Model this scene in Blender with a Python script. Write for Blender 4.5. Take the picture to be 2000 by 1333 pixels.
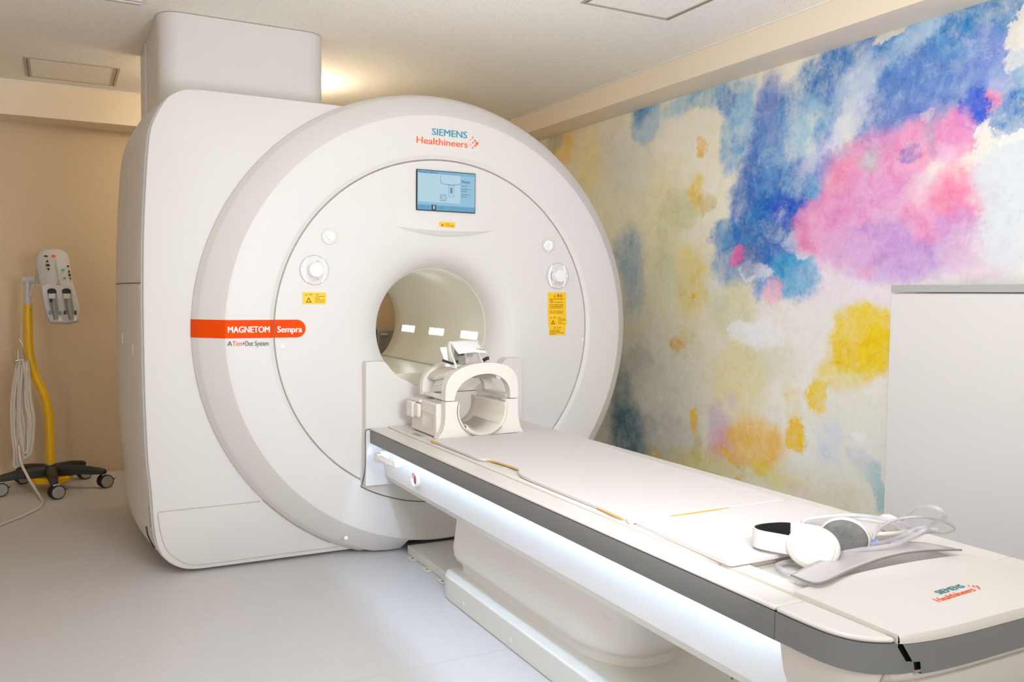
import bpy, bmesh, math, random
from mathutils import Vector, Matrix
random.seed(7)
for o in list(bpy.data.objects): bpy.data.objects.remove(o)
SC = bpy.context.scene
COL = SC.collection

# ------------------------------------------------------------------ camera
cam = bpy.data.cameras.new('camera'); camo = bpy.data.objects.new('camera', cam); COL.objects.link(camo)
cam.sensor_width = 36.0; cam.lens = 36.0 * 1681.157 / 2000.0; cam.clip_start = 0.05
YAW, PITCH, ROLL = 0.485408326, -0.052656558, 0.0112418003
cy, sy = math.cos(YAW), math.sin(YAW)
f0, r0, u0 = Vector((sy, cy, 0)), Vector((cy, -sy, 0)), Vector((0, 0, 1))
fw = math.cos(PITCH) * f0 + math.sin(PITCH) * u0
up = math.cos(PITCH) * u0 - math.sin(PITCH) * f0
rt = math.cos(ROLL) * r0 + math.sin(ROLL) * up
up = math.cos(ROLL) * up - math.sin(ROLL) * r0
M = Matrix((rt, up, -fw)).transposed().to_4x4(); M.translation = Vector((0, 0, 1.25))
camo.matrix_world = M
SC.camera = camo

# ------------------------------------------------------------------ world, exposure, ceiling panel and fill lights
w = bpy.data.worlds.new('world'); SC.world = w; w.use_nodes = True
w.node_tree.nodes['Background'].inputs[0].default_value = (1.0, 0.93, 0.84, 1)
w.node_tree.nodes['Background'].inputs[1].default_value = 0.0
SC.view_settings.view_transform = 'Standard'; SC.view_settings.look = 'None'
SC.view_settings.exposure = 0.0; SC.view_settings.gamma = 1.0
SC.view_settings.use_curve_mapping = False
SC.cycles.use_denoising = True
SC.cycles.max_bounces = 10; SC.cycles.diffuse_bounces = 6; SC.cycles.transparent_max_bounces = 16
SC.cycles.sample_clamp_indirect = 6.0

def area(name, loc, sx, sy_, power, col, rot=(0, 0, 0)):
    l = bpy.data.lights.new(name, 'AREA'); l.shape = 'RECTANGLE'; l.size = sx; l.size_y = sy_
    l.energy = power; l.color = col
    o = bpy.data.objects.new(name, l); o.location = loc; o.rotation_euler = rot; COL.objects.link(o); return o
# a cool ceiling panel in front of the scanner (outside the frame) and added unseen fill lights near the camera, standing in for bounced flash
def aim(name, loc, tgt, sx, sy_, power, col):
    d = (Vector(tgt) - Vector(loc)).normalized()
    return area(name, loc, sx, sy_, power, col, d.to_track_quat('-Z', 'Y').to_euler())
aim('ceiling_panel', (.5, 1.5, 2.545), (.5, 1.5, 0), 1.2, .6, 14, (.80, 1.0, 1.28))
aim('bounce_fill_front', (1.0, .9, 1.3), (1.3, 2.6, 2.4), .5, .5, 37, (1.0, 1.04, 1.13))
aim('side_fill', (-1.5, .9, 1.05), (1.5, 1.9, .85), 1.4, .9, 22, (1.0, 1.04, 1.12))  # added low fill light from the left; no window stands there
aim('bounce_fill_back', (1.1, -.6, 1.5), (1.3, 2.2, 2.5), .6, .6, 21, (1.0, 1.03, 1.09))

# ------------------------------------------------------------------ materials
def lin(h):
    if isinstance(h, str): c = [int(h[i:i+2], 16) / 255 for i in (0, 2, 4)]
    else: c = [v / 255 for v in h]
    return tuple(v / 12.92 if v <= .04045 else ((v + .055) / 1.055) ** 2.4 for v in c) + (1,)
def mat(name, col, rough=.5, spec=.5, metal=0, bump=0, bscale=200, vary=0, vscale=8, emit=0, ecol=None, alpha=1, coat=0, trans=0):
    m = bpy.data.materials.new(name); m.use_nodes = True
    nt = m.node_tree; N = nt.nodes; L = nt.links; b = N['Principled BSDF']
    c = lin(col); b.inputs['Base Color'].default_value = c
    b.inputs['Roughness'].default_value = rough; b.inputs['Specular IOR Level'].default_value = spec
    b.inputs['Metallic'].default_value = metal; b.inputs['Alpha'].default_value = alpha
    b.inputs['Coat Weight'].default_value = coat; b.inputs['Transmission Weight'].default_value = trans
    tc = N.new('ShaderNodeTexCoord')
    if vary:
        n = N.new('ShaderNodeTexNoise'); n.inputs['Scale'].default_value = vscale; n.inputs['Detail'].default_value = 5
        L.new(tc.outputs['Object'], n.inputs['Vector'])
        mx = N.new('ShaderNodeMix'); mx.data_type = 'RGBA'
        mx.inputs['A'].default_value = tuple(v * (1 - vary) for v in c[:3]) + (1,)
        mx.inputs['B'].default_value = tuple(min(1, v * (1 + vary)) for v in c[:3]) + (1,)
        L.new(n.outputs['Fac'], mx.inputs['Factor']); L.new(mx.outputs['Result'], b.inputs['Base Color'])
    if bump:
        n2 = N.new('ShaderNodeTexNoise'); n2.inputs['Scale'].default_value = bscale; n2.inputs['Detail'].default_value = 3
        L.new(tc.outputs['Object'], n2.inputs['Vector'])
        bp = N.new('ShaderNodeBump'); bp.inputs['Strength'].default_value = bump; bp.inputs['Distance'].default_value = .002
        L.new(n2.outputs['Fac'], bp.inputs['Height']); L.new(bp.outputs['Normal'], b.inputs['Normal'])
    if emit:
        b.inputs['Emission Color'].default_value = lin(ecol or col); b.inputs['Emission Strength'].default_value = emit
    return m

MT = {}
MT['white'] = mat('white_shell', (221, 217, 212), .45, .3, vary=.012, vscale=3)
MT['cream'] = mat('cream_shell', (217, 211, 203), .32, .4, vary=.012, vscale=4)
MT['coil'] = mat('cream_coil_plastic', (224, 218, 208), .3, .4, vary=.01)
MT['phones'] = mat('off_white_headphone_plastic', (212, 209, 200), .35, .35, vary=.01)
MT['gloss'] = mat('glossy_cream_liner', (226, 218, 202), .07, .7, vary=.01)
MT['bore'] = mat('bore_liner', (226, 221, 204), .3, .4, vary=.012, vscale=3)
MT['bandgrey'] = mat('satin_grey_band', (122, 122, 120), .42, .45, vary=.01)
MT['groove'] = mat('seam_shadow_gap', (190, 183, 168), .7)
MT['darkgap'] = mat('dark_gap', (96, 92, 82), .7)
MT['olive'] = mat('beige_groove', (206, 198, 172), .6)
MT['trim'] = mat('pale_trim', (236, 240, 242), .25)
MT['cloth'] = mat('white_pad_cover', (214, 208, 203), .6, .3, bump=.15, bscale=60, vary=.01)
MT['tan'] = mat('tan_foam', (214, 168, 84), .8, vary=.06, vscale=60)
MT['orange'] = mat('orange_print', (232, 74, 0), .6, .12)
MT['teal'] = mat('teal_print', (42, 148, 170), .45)
MT['tealdark'] = mat('dark_teal_print', (64, 132, 134), .45)
MT['printorange'] = mat('bright_orange_print', (250, 98, 14), .45)
MT['printgrey'] = mat('dark_grey_print', (76, 70, 66), .5)
MT['printwhite'] = mat('white_print', (246, 244, 246), .45)
MT['yellowlabel'] = mat('yellow_label', (250, 196, 6), .45, vary=.02)
MT['labelink'] = mat('brown_label_ink', (120, 84, 10), .6)
MT['black'] = mat('matt_black', (22, 21, 20), .55)
MT['blackfoam'] = mat('black_foam', (8, 8, 8), .9)
MT['darkplastic'] = mat('dark_grey_plastic', (44, 42, 38), .5, vary=.04)
MT['midgrey'] = mat('mid_grey_plastic', (150, 148, 142), .35)
MT['silver'] = mat('silver_metal', (196, 196, 194), .25, metal=.9)
MT['ring'] = mat('clear_dial_rim', (222, 220, 214), .12, .6, coat=.5)
MT['white2'] = mat('bright_white_plastic', (240, 238, 234), .3, .45)
MT['glowring'] = mat('lit_button_ring', (240, 250, 255), .4, emit=.35, ecol=(225, 245, 255))
MT['led'] = mat('led_strip', (235, 245, 255), .4, emit=72, ecol=(190, 222, 255))
MT['borelamp'] = mat('bore_lamp', (235, 242, 250), .4, emit=9, ecol=(240, 248, 255))
MT['lampwarm'] = mat('warm_lamp_diffuser', (255, 245, 225), .4, emit=20, ecol=(255, 240, 214))
MT['redbutton'] = mat('red_button', (176, 30, 34), .3)
MT['yellowpole'] = mat('yellow_enamel', (236, 184, 6), .3, .5, vary=.03)
MT['cable'] = mat('off_white_cable', (216, 204, 188), .45, vary=.03, vscale=30)
MT['wheelgrey'] = mat('caster_face_grey', (160, 156, 148), .45)
MT['lightgrey'] = mat('light_grey_plastic', (206, 202, 196), .35, vary=.015)
MT['duct'] = mat('painted_duct_cover', (222, 219, 214), .42, .3, vary=.01)
MT['mirror'] = mat('mirror_glass', (200, 198, 190), .06, metal=.95)
MT['smoke'] = mat('smoked_clear_plastic', (206, 199, 197), .16, .5, alpha=.66)
MT['smokeedge'] = mat('smoked_plastic_edge', (134, 131, 124), .25, alpha=.95)
MT['tube'] = mat('clear_tubing', (206, 201, 204), .12, .7, alpha=.42, coat=.6)
MT['tubedark'] = mat('frosted_tubing', (192, 184, 178), .3, .6, alpha=.75)
MT['bluecap'] = mat('blue_connector', (120, 160, 226), .35)
MT['earpad'] = mat('grey_fleece_pad', (112, 110, 106), .95, bump=.8, bscale=300, vary=.3, vscale=70)
MT['cabinet'] = mat('white_laminate', (210, 205, 200), .4, .35, vary=.01)
MT['worktop'] = mat('grey_worktop_edge', (166, 165, 160), .45, vary=.015, vscale=30)
MT['beige'] = mat('beige_painted_beam', (240, 225, 202), .6, .25, vary=.015, vscale=2, bump=.05, bscale=300)
MT['offwhite'] = mat('off_white_wall', (222, 216, 206), .7)
MT['hatchframe'] = mat('hatch_frame_metal', (176, 172, 152), .4, .5, vary=.02)
MT['baseplate'] = mat('cream_base_cover', (226, 224, 216), .35, .35, vary=.01)

def wall_mat():
    m = bpy.data.materials.new('beige_wallpaper'); m.use_nodes = True
    nt = m.node_tree; N = nt.nodes; L = nt.links; b = N['Principled BSDF']
    tc = N.new('ShaderNodeTexCoord')
    n = N.new('ShaderNodeTexNoise'); n.inputs['Scale'].default_value = 90; n.inputs['Detail'].default_value = 4
    L.new(tc.outputs['Object'], n.inputs['Vector'])
    mx = N.new('ShaderNodeMix'); mx.data_type = 'RGBA'
    mx.inputs['A'].default_value = lin((206, 184, 154)); mx.inputs['B'].default_value = lin((216, 196, 166))
    L.new(n.outputs['Fac'], mx.inputs['Factor']); L.new(mx.outputs['Result'], b.inputs['Base Color'])
    bp = N.new('ShaderNodeBump'); bp.inputs['Strength'].default_value = .2; bp.inputs['Distance'].default_value = .002
    L.new(n.outputs['Fac'], bp.inputs['Height']); L.new(bp.outputs['Normal'], b.inputs['Normal'])
    b.inputs['Roughness'].default_value = .7
    return m
def floor_mat():
    m = bpy.data.materials.new('grey_vinyl_floor'); m.use_nodes = True
    nt = m.node_tree; N = nt.nodes; L = nt.links; b = N['Principled BSDF']
    tc = N.new('ShaderNodeTexCoord')
    n = N.new('ShaderNodeTexNoise'); n.inputs['Scale'].default_value = 14; n.inputs['Detail'].default_value = 8; n.inputs['Roughness'].default_value = .7
    n.inputs['Distortion'].default_value = 1.2
    L.new(tc.outputs['Object'], n.inputs['Vector'])
    mx = N.new('ShaderNodeMix'); mx.data_type = 'RGBA'
    mx.inputs['A'].default_value = lin((196, 192, 190)); mx.inputs['B'].default_value = lin((207, 203, 200))
    L.new(n.outputs['Fac'], mx.inputs['Factor'])
    v = N.new('ShaderNodeTexNoise'); v.inputs['Scale'].default_value = 120; v.inputs['Detail'].default_value = 2
    L.new(tc.outputs['Object'], v.inputs['Vector'])
    r = N.new('ShaderNodeMapRange'); r.inputs[1].default_value = .66; r.inputs[2].default_value = .74
    L.new(v.outputs['Fac'], r.inputs[0])
    m2 = N.new('ShaderNodeMix'); m2.data_type = 'RGBA'; m2.inputs['B'].default_value = lin((182, 178, 176))
    L.new(r.outputs[0], m2.inputs['Factor']); L.new(mx.outputs['Result'], m2.inputs['A'])
    L.new(m2.outputs['Result'], b.inputs['Base Color']); b.inputs['Roughness'].default_value = .42
    b.inputs['Specular IOR Level'].default_value = .3
    return m
def ceil_mat(name='speckled_ceiling_board'):
    m = bpy.data.materials.new(name); m.use_nodes = True
    nt = m.node_tree; N = nt.nodes; L = nt.links; b = N['Principled BSDF']
    tc = N.new('ShaderNodeTexCoord')
    wv = N.new('ShaderNodeTexNoise'); wv.inputs['Scale'].default_value = 60; wv.inputs['Detail'].default_value = 2
    L.new(tc.outputs['Object'], wv.inputs['Vector'])
    ad = N.new('ShaderNodeMix'); ad.data_type = 'VECTOR'; ad.inputs['Factor'].default_value = .012
    L.new(tc.outputs['Object'], ad.inputs['A']); L.new(wv.outputs['Color'], ad.inputs['B'])
    mp = N.new('ShaderNodeMapping'); mp.inputs['Scale'].default_value = (105, 230, 110); mp.inputs['Rotation'].default_value = (0, 0, .5)
    L.new(ad.outputs['Result'], mp.inputs['Vector'])
    vo = N.new('ShaderNodeTexVoronoi'); vo.inputs['Scale'].default_value = 1.0; vo.inputs['Randomness'].default_value = 1
    L.new(mp.outputs['Vector'], vo.inputs['Vector'])
    lt = N.new('ShaderNodeMapRange'); lt.inputs[1].default_value = .34; lt.inputs[2].default_value = .2
    L.new(vo.outputs['Distance'], lt.inputs[0])
    sp = N.new('ShaderNodeSeparateColor'); L.new(vo.outputs['Color'], sp.inputs[0])
    th = N.new('ShaderNodeMapRange'); th.inputs[1].default_value = .62; th.inputs[2].default_value = .8
    L.new(sp.outputs[0], th.inputs[0])
    mu = N.new('ShaderNodeMath'); mu.operation = 'MULTIPLY'
    L.new(lt.outputs[0], mu.inputs[0]); L.new(th.outputs[0], mu.inputs[1])
    mx = N.new('ShaderNodeMix'); mx.data_type = 'RGBA'
    mx.inputs['A'].default_value = lin((250, 246, 237)); mx.inputs['B'].default_value = lin((196, 182, 156))
    L.new(mu.outputs[0], mx.inputs['Factor']); L.new(mx.outputs['Result'], b.inputs['Base Color'])
    bp = N.new('ShaderNodeBump'); bp.inputs['Strength'].default_value = .5; bp.inputs['Distance'].default_value = .002; bp.invert = True
    L.new(mu.outputs[0], bp.inputs['Height']); L.new(bp.outputs['Normal'], b.inputs['Normal'])
    b.inputs['Roughness'].default_value = .9
    return m

MURAL = [
    (-4.834, 1.796, 0.897, 0.645, 0, (226, 218, 184), 0.6, 0.9, 0.2),
    (-4.007, 1.075, 0.701, 0.42, 0, (214, 208, 170), 0.7, 0.9, 0.2),
    (-4.288, 0.556, 0.434, 0.444, 0, (205, 200, 186), 0.8, 0.8, 0.1),
    (-3.099, 1.109, 0.505, 0.278, 0, (228, 224, 222), 0.8, 0.8, 0.2),
    (-2.823, 0.494, 0.431, 0.289, 0, (226, 224, 216), 0.8, 0.8, 0.2),
    (-3.464, 0.243, 0.845, 0.165, 0, (214, 208, 168), 0.7, 0.8, 0.2),
    (-2.198, 1.471, 0.283, 0.183, 0, (216, 218, 220), 0.9, 0.7, 0.3),
    (-2.857, 1.382, 0.505, 0.143, 0, (226, 212, 226), 0.8, 0.7, 0.3),
    (-5.39, 2.324, 0.154, 0.125, 0, (232, 191, 70), 0.9, 0.7, 0.5),
    (-5.486, 2.386, 0.102, 0.067, 0, (170, 180, 175), 0.7, 0.5, 0.5),
    (-5.033, 2.16, 0.158, 0.209, -10, (226, 206, 110), 0.5, 0.7, 0.5),
    (-4.727, 2.22, 0.172, 0.166, 0, (205, 200, 205), 0.5, 0.7, 0.5),
    (-4.551, 2.066, 0.216, 0.162, 0, (205, 212, 210), 0.6, 0.7, 0.4),
    (-4.387, 2.341, 0.124, 0.107, 0, (82, 154, 204), 0.95, 0.35, 0.4),
    (-4.441, 2.375, 0.053, 0.076, 0, (70, 134, 188), 0.6, 0.4, 0.5),
    (-4.194, 2.332, 0.26, 0.091, 15, (208, 218, 222), 0.7, 0.6, 0.4),
    (-4.052, 2.389, 0.138, 0.053, 15, (140, 189, 210), 0.7, 0.6, 0.6),
    (-3.827, 2.389, 0.148, 0.063, 15, (115, 174, 210), 0.8, 0.5, 0.6),
    (-3.618, 2.334, 0.156, 0.077, 0, (110, 169, 208), 0.8, 0.5, 0.6),
    (-3.976, 2.194, 0.221, 0.1, 0, (234, 228, 214), 0.8, 0.4, 0.3),
    (-3.751, 2.051, 0.108, 0.17, 0, (232, 226, 208), 0.8, 0.4, 0.3),
    (-4.718, 1.92, 0.335, 0.234, 0, (214, 214, 190), 0.5, 0.8, 0.4),
    (-4.224, 1.749, 0.166, 0.247, 0, (218, 206, 150), 0.5, 0.8, 0.4),
    (-4.054, 1.766, 0.157, 0.102, 0, (198, 198, 150), 0.75, 0.5, 0.3),
    (-3.897, 1.863, 0.062, 0.087, -5, (226, 196, 80), 0.9, 0.5, 0.4),
    (-3.861, 2.095, 0.035, 0.04, -5, (238, 181, 60), 0.9, 0.5, 0.4),
    (-3.937, 1.99, 0.054, 0.1, 0, (236, 230, 216), 0.8, 0.3, 0.3),
    (-3.806, 1.774, 0.06, 0.04, 0, (205, 184, 120), 0.7, 0.4, 0.4),
    (-4.556, 1.52, 0.148, 0.144, -8, (128, 164, 190), 0.85, 0.7, 0.5),
    (-4.494, 1.301, 0.098, 0.162, -5, (150, 168, 196), 0.7, 0.8, 0.5),
    (-4.166, 1.5, 0.097, 0.184, 0, (200, 202, 164), 0.6, 0.8, 0.3),
    (-3.914, 1.314, 0.115, 0.162, 0, (220, 196, 96), 0.7, 0.6, 0.5),
    (-3.975, 1.493, 0.073, 0.071, 0, (226, 208, 120), 0.7, 0.7, 0.5),
    (-3.898, 1.247, 0.022, 0.015, 0, (228, 175, 10), 1, 0.4, 0.2),
    (-4.042, 0.967, 0.057, 0.036, 0, (212, 159, 44), 0.9, 0.5, 0.4),
    (-3.969, 1.031, 0.06, 0.039, -20, (214, 200, 150), 0.8, 0.3, 0.3),
    (-3.711, 1.271, 0.05, 0.097, 5, (222, 224, 222), 0.8, 0.25, 0.4),
    (-3.684, 1.2, 0.066, 0.045, 0, (196, 210, 214), 0.7, 0.3, 0.5),
    (-3.577, 1.202, 0.156, 0.152, 0, (208, 206, 160), 0.7, 0.5, 0.2),
    (-4.404, 0.866, 0.106, 0.064, 0, (180, 180, 172), 0.6, 0.6, 0.4),
    (-3.337, 0.94, 0.211, 0.09, 0, (206, 206, 164), 0.6, 0.7, 0.3),
    (-3.486, 1.067, 0.106, 0.06, 0, (236, 234, 234), 0.9, 0.25, 0.2),
    (-3.364, 1.059, 0.123, 0.064, 0, (234, 232, 232), 0.8, 0.4, 0.2),
    (-3.523, 0.803, 0.176, 0.166, 0, (226, 208, 148), 0.75, 0.7, 0.4),
    (-4.608, 0.618, 0.124, 0.2, 0, (124, 142, 150), 0.8, 0.8, 0.4),
    (-4.542, 0.342, 0.165, 0.182, 0, (68, 114, 132), 0.95, 0.6, 0.4),
    (-4.384, 0.236, 0.137, 0.078, 0, (82, 116, 128), 0.8, 0.6, 0.4),
    (-4.324, 0.391, 0.104, 0.096, 0, (120, 140, 142), 0.6, 0.7, 0.4),
    (-4.128, 0.358, 0.191, 0.186, 0, (190, 186, 174), 0.6, 0.7, 0.2),
    (-3.879, 0.541, 0.031, 0.065, 0, (228, 181, 20), 0.95, 0.5, 0.3),
    (-3.846, 0.374, 0.044, 0.1, 0, (196, 180, 90), 0.7, 0.7, 0.5),
    (-3.661, 0.553, 0.074, 0.097, 15, (204, 176, 190), 0.85, 0.6, 0.4),
    (-3.624, 0.439, 0.113, 0.079, 30, (218, 160, 172), 0.85, 0.5, 0.4),
    (-3.58, 0.699, 0.036, 0.045, 0, (216, 190, 204), 0.7, 0.5, 0.6),
    (-3.381, 0.499, 0.174, 0.124, 0, (238, 183, 64), 0.95, 0.45, 0.4),
    (-3.508, 0.379, 0.153, 0.025, -10, (228, 164, 96), 0.8, 0.6, 0.5),
    (-3.597, 0.375, 0.056, 0.017, -15, (232, 185, 0), 0.95, 0.5, 0.4),
    (-3.335, 0.372, 0.073, 0.027, 0, (232, 191, 40), 0.8, 0.6, 0.5),
    (-3.798, 0.293, 0.252, 0.076, 0, (216, 196, 110), 0.7, 0.7, 0.5),
    (-3.731, 0.253, 0.118, 0.023, 0, (150, 184, 184), 0.7, 0.7, 0.5),
    (-4.216, 0.271, 0.05, 0.038, 0, (210, 175, 70), 0.8, 0.6, 0.5),
    (-3.509, 0.295, 0.02, 0.011, 0, (226, 177, 10), 0.95, 0.4, 0.3),
    (-3.242, 0.328, 0.205, 0.053, -10, (218, 204, 110), 0.6, 0.7, 0.5),
    (-3.051, 0.275, 0.084, 0.036, 0, (224, 200, 200), 0.7, 0.7, 0.4),
    (-3.124, 0.699, 0.04, 0.128, 20, (222, 200, 100), 0.6, 0.6, 0.8),
    (-3.099, 0.579, 0.056, 0.056, 0, (232, 185, 0), 1, 0.35, 0.3),
    (-3.162, 0.544, 0.014, 0.013, 0, (232, 185, 0), 1, 0.4, 0.3),
    (-2.975, 0.767, 0.062, 0.064, 0, (242, 197, 4), 1, 0.35, 0.3),
    (-2.948, 0.869, 0.049, 0.074, -30, (226, 204, 100), 0.6, 0.6, 0.8),
    (-2.795, 0.919, 0.147, 0.081, 15, (228, 206, 90), 0.8, 0.6, 0.5),
    (-2.728, 1.058, 0.158, 0.135, 0, (246, 199, 6), 1.0, 0.35, 0.3),
    (-2.637, 1.012, 0.091, 0.092, 0, (242, 197, 10), 0.95, 0.4, 0.3),
    (-2.635, 1.149, 0.106, 0.055, 0, (244, 203, 30), 0.9, 0.5, 0.7),
    (-2.892, 0.568, 0.066, 0.098, 0, (202, 212, 230), 0.7, 0.8, 0.5),
    (-2.711, 0.632, 0.034, 0.021, -10, (240, 240, 236), 0.95, 0.2, 0.1),
    (-2.678, 0.508, 0.082, 0.042, -25, (206, 212, 218), 0.8, 0.3, 0.3),
    (-2.597, 0.396, 0.043, 0.115, 15, (150, 192, 196), 0.9, 0.4, 0.4),
    (-2.635, 0.458, 0.049, 0.06, -20, (200, 210, 210), 0.7, 0.5, 0.4),
    (-3.551, 2.118, 0.138, 0.163, 0, (108, 166, 212), 0.95, 0.4, 0.6),
    (-3.657, 2.314, 0.065, 0.066, 0, (86, 134, 198), 0.8, 0.5, 0.6),
    (-3.459, 2.236, 0.126, 0.091, 0, (140, 192, 218), 0.8, 0.5, 0.7),
    (-3.35, 2.268, 0.093, 0.089, 0, (230, 226, 214), 0.8, 0.3, 0.4),
    (-3.358, 1.997, 0.114, 0.315, -6, (86, 124, 194), 1, 0.4, 0.3),
    (-3.273, 2.113, 0.063, 0.154, 0, (140, 120, 190), 0.6, 0.5, 0.5),
    (-3.412, 1.766, 0.166, 0.213, -12, (64, 116, 188), 1, 0.35, 0.35),
    (-3.182, 1.972, 0.196, 0.203, 0, (108, 164, 208), 0.9, 0.5, 0.8),
    (-3.125, 1.789, 0.192, 0.115, 0, (82, 134, 194), 0.95, 0.4, 0.6),
    (-2.996, 1.8, 0.062, 0.112, 0, (100, 164, 210), 0.8, 0.5, 0.6),
    (-3.648, 1.599, 0.105, 0.073, 0, (68, 138, 194), 0.95, 0.35, 0.5),
    (-3.607, 1.466, 0.126, 0.122, 0, (90, 144, 198), 0.9, 0.5, 0.6),
    (-3.331, 1.549, 0.229, 0.189, 0, (42, 112, 184), 1, 0.35, 0.45),
    (-3.188, 1.689, 0.114, 0.076, 0, (36, 82, 188), 0.95, 0.45, 0.3),
    (-3.277, 1.468, 0.118, 0.068, 0, (24, 96, 182), 0.9, 0.4, 0.3),
    (-3.149, 1.362, 0.151, 0.102, 0, (68, 160, 204), 0.95, 0.4, 0.35),
    (-3.41, 1.393, 0.096, 0.04, 0, (224, 222, 230), 0.9, 0.3, 0.3),
    (-3.458, 1.461, 0.075, 0.065, 0, (100, 120, 168), 0.8, 0.4, 0.3),
    (-3.536, 1.477, 0.051, 0.047, 0, (228, 104, 166), 0.95, 0.4, 0.3),
    (-3.285, 1.28, 0.046, 0.063, 15, (236, 170, 194), 0.95, 0.5, 0.4),
    (-3.38, 1.307, 0.033, 0.059, 0, (120, 154, 208), 0.9, 0.6, 0.5),
    (-3.132, 1.539, 0.053, 0.045, 0, (200, 206, 230), 0.7, 0.5, 0.6),
    (-3.087, 1.486, 0.039, 0.03, 0, (230, 226, 236), 0.8, 0.4, 0.4),
    (-3.046, 2.27, 0.214, 0.108, 20, (74, 136, 194), 0.95, 0.4, 0.7),
    (-2.778, 2.33, 0.268, 0.129, 20, (68, 126, 190), 1, 0.35, 0.6),
    (-2.489, 2.337, 0.257, 0.116, 15, (62, 138, 202), 1, 0.4, 0.7),
    (-2.235, 2.344, 0.188, 0.101, 15, (20, 122, 184), 1, 0.4, 0.5),
    (-2.34, 2.197, 0.24, 0.125, 10, (94, 144, 202), 1, 0.4, 0.6),
    (-2.555, 2.104, 0.22, 0.154, 20, (86, 126, 194), 1, 0.4, 0.5),
    (-2.466, 2.385, 0.119, 0.051, 25, (190, 214, 228), 0.8, 0.6, 0.8),
    (-2.163, 2.167, 0.103, 0.139, 0, (114, 138, 204), 0.95, 0.5, 0.4),
    (-2.829, 2.156, 0.092, 0.173, -28, (206, 216, 230), 0.95, 0.45, 0.6),
    (-3.037, 2.049, 0.155, 0.123, -30, (160, 200, 220), 0.9, 0.5, 0.8),
    (-2.971, 1.967, 0.18, 0.053, 30, (214, 206, 226), 0.8, 0.6, 0.6),
    (-2.945, 2.095, 0.061, 0.144, -25, (80, 134, 194), 0.6, 0.5, 0.8),
    (-2.355, 2.003, 0.179, 0.097, 0, (100, 130, 196), 0.95, 0.5, 0.4),
    (-2.615, 1.982, 0.178, 0.089, 30, (102, 128, 194), 0.9, 0.5, 0.5),
    (-2.21, 2.018, 0.052, 0.069, 0, (56, 88, 202), 0.95, 0.4, 0.3),
    (-2.052, 1.96, 0.079, 0.085, 0, (46, 122, 186), 1, 0.35, 0.6),
    (-2.03, 2.118, 0.039, 0.077, 0, (80, 154, 198), 0.8, 0.5, 0.5),
    (-2.619, 2.407, 0.088, 0.02, 18, (226, 220, 196), 0.95, 0.25, 0.5),
    (-2.037, 2.291, 0.027, 0.085, 0, (224, 220, 212), 0.95, 0.25, 0.2),
    (-2.051, 2.161, 0.043, 0.031, 30, (220, 220, 218), 0.9, 0.3, 0.4),
    (-2.877, 1.882, 0.117, 0.052, 10, (158, 132, 196), 0.9, 0.5, 0.3),
    (-2.702, 1.814, 0.236, 0.137, 20, (222, 150, 194), 0.95, 0.45, 0.35),
    (-2.471, 1.894, 0.144, 0.095, 20, (230, 150, 186), 0.95, 0.5, 0.3),
    (-2.376, 1.944, 0.061, 0.093, 0, (170, 160, 190), 0.7, 0.7, 0.4),
    (-2.294, 1.91, 0.076, 0.104, 0, (228, 142, 190), 0.95, 0.45, 0.3),
    (-2.872, 1.763, 0.088, 0.143, -20, (236, 146, 176), 0.9, 0.5, 0.3),
    (-2.988, 1.605, 0.141, 0.113, 0, (230, 142, 182), 0.95, 0.4, 0.3),
    (-2.68, 1.607, 0.283, 0.183, 0, (218, 152, 200), 1, 0.45, 0.35),
    (-2.529, 1.475, 0.287, 0.124, 0, (188, 148, 206), 0.95, 0.45, 0.35),
    (-2.831, 1.476, 0.143, 0.081, 0, (222, 170, 210), 0.8, 0.6, 0.6),
    (-2.363, 1.626, 0.137, 0.106, 0, (232, 150, 186), 0.9, 0.5, 0.4),
    (-2.256, 1.689, 0.117, 0.087, -10, (242, 146, 176), 0.95, 0.45, 0.35),
    (-2.268, 1.557, 0.088, 0.062, 0, (200, 150, 202), 0.8, 0.5, 0.4),
    (-2.175, 1.429, 0.125, 0.081, 0, (226, 190, 206), 0.8, 0.5, 0.6),
    (-2.525, 1.869, 0.05, 0.035, 0, (98, 104, 184), 0.9, 0.4, 0.9),
    (-2.713, 1.866, 0.044, 0.037, 0, (180, 190, 184), 0.7, 0.5, 0.4),
    (-2.439, 2.018, 0.029, 0.019, 0, (214, 195, 203), 0.7, 0.3, 0.4),
    (-2.698, 1.367, 0.044, 0.032, 0, (230, 140, 176), 0.8, 0.5, 0.5),
    (-2.439, 1.729, 0.072, 0.043, 20, (224, 195, 209), 0.6, 0.6, 0.6),
    (-2.335, 1.844, 0.041, 0.042, 0, (232, 200, 220), 0.7, 0.5, 0.4),
    (-2.067, 1.729, 0.118, 0.137, 0, (210, 218, 224), 0.95, 0.35, 0.2),
    (-2.039, 1.87, 0.078, 0.017, 5, (229, 228, 222), 0.95, 0.2, 0.2),
    (-2.18, 1.902, 0.019, 0.076, -10, (229, 226, 220), 0.95, 0.25, 0.3),
    (-2.148, 2.046, 0.021, 0.032, 0, (236, 150, 176), 0.9, 0.4, 0.5),
    (-2.084, 1.524, 0.088, 0.119, 0, (214, 220, 224), 0.9, 0.5, 0.3),
    (-2.684, 1.355, 0.16, 0.037, 0, (212, 190, 224), 0.6, 0.7, 0.7),
]
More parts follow.
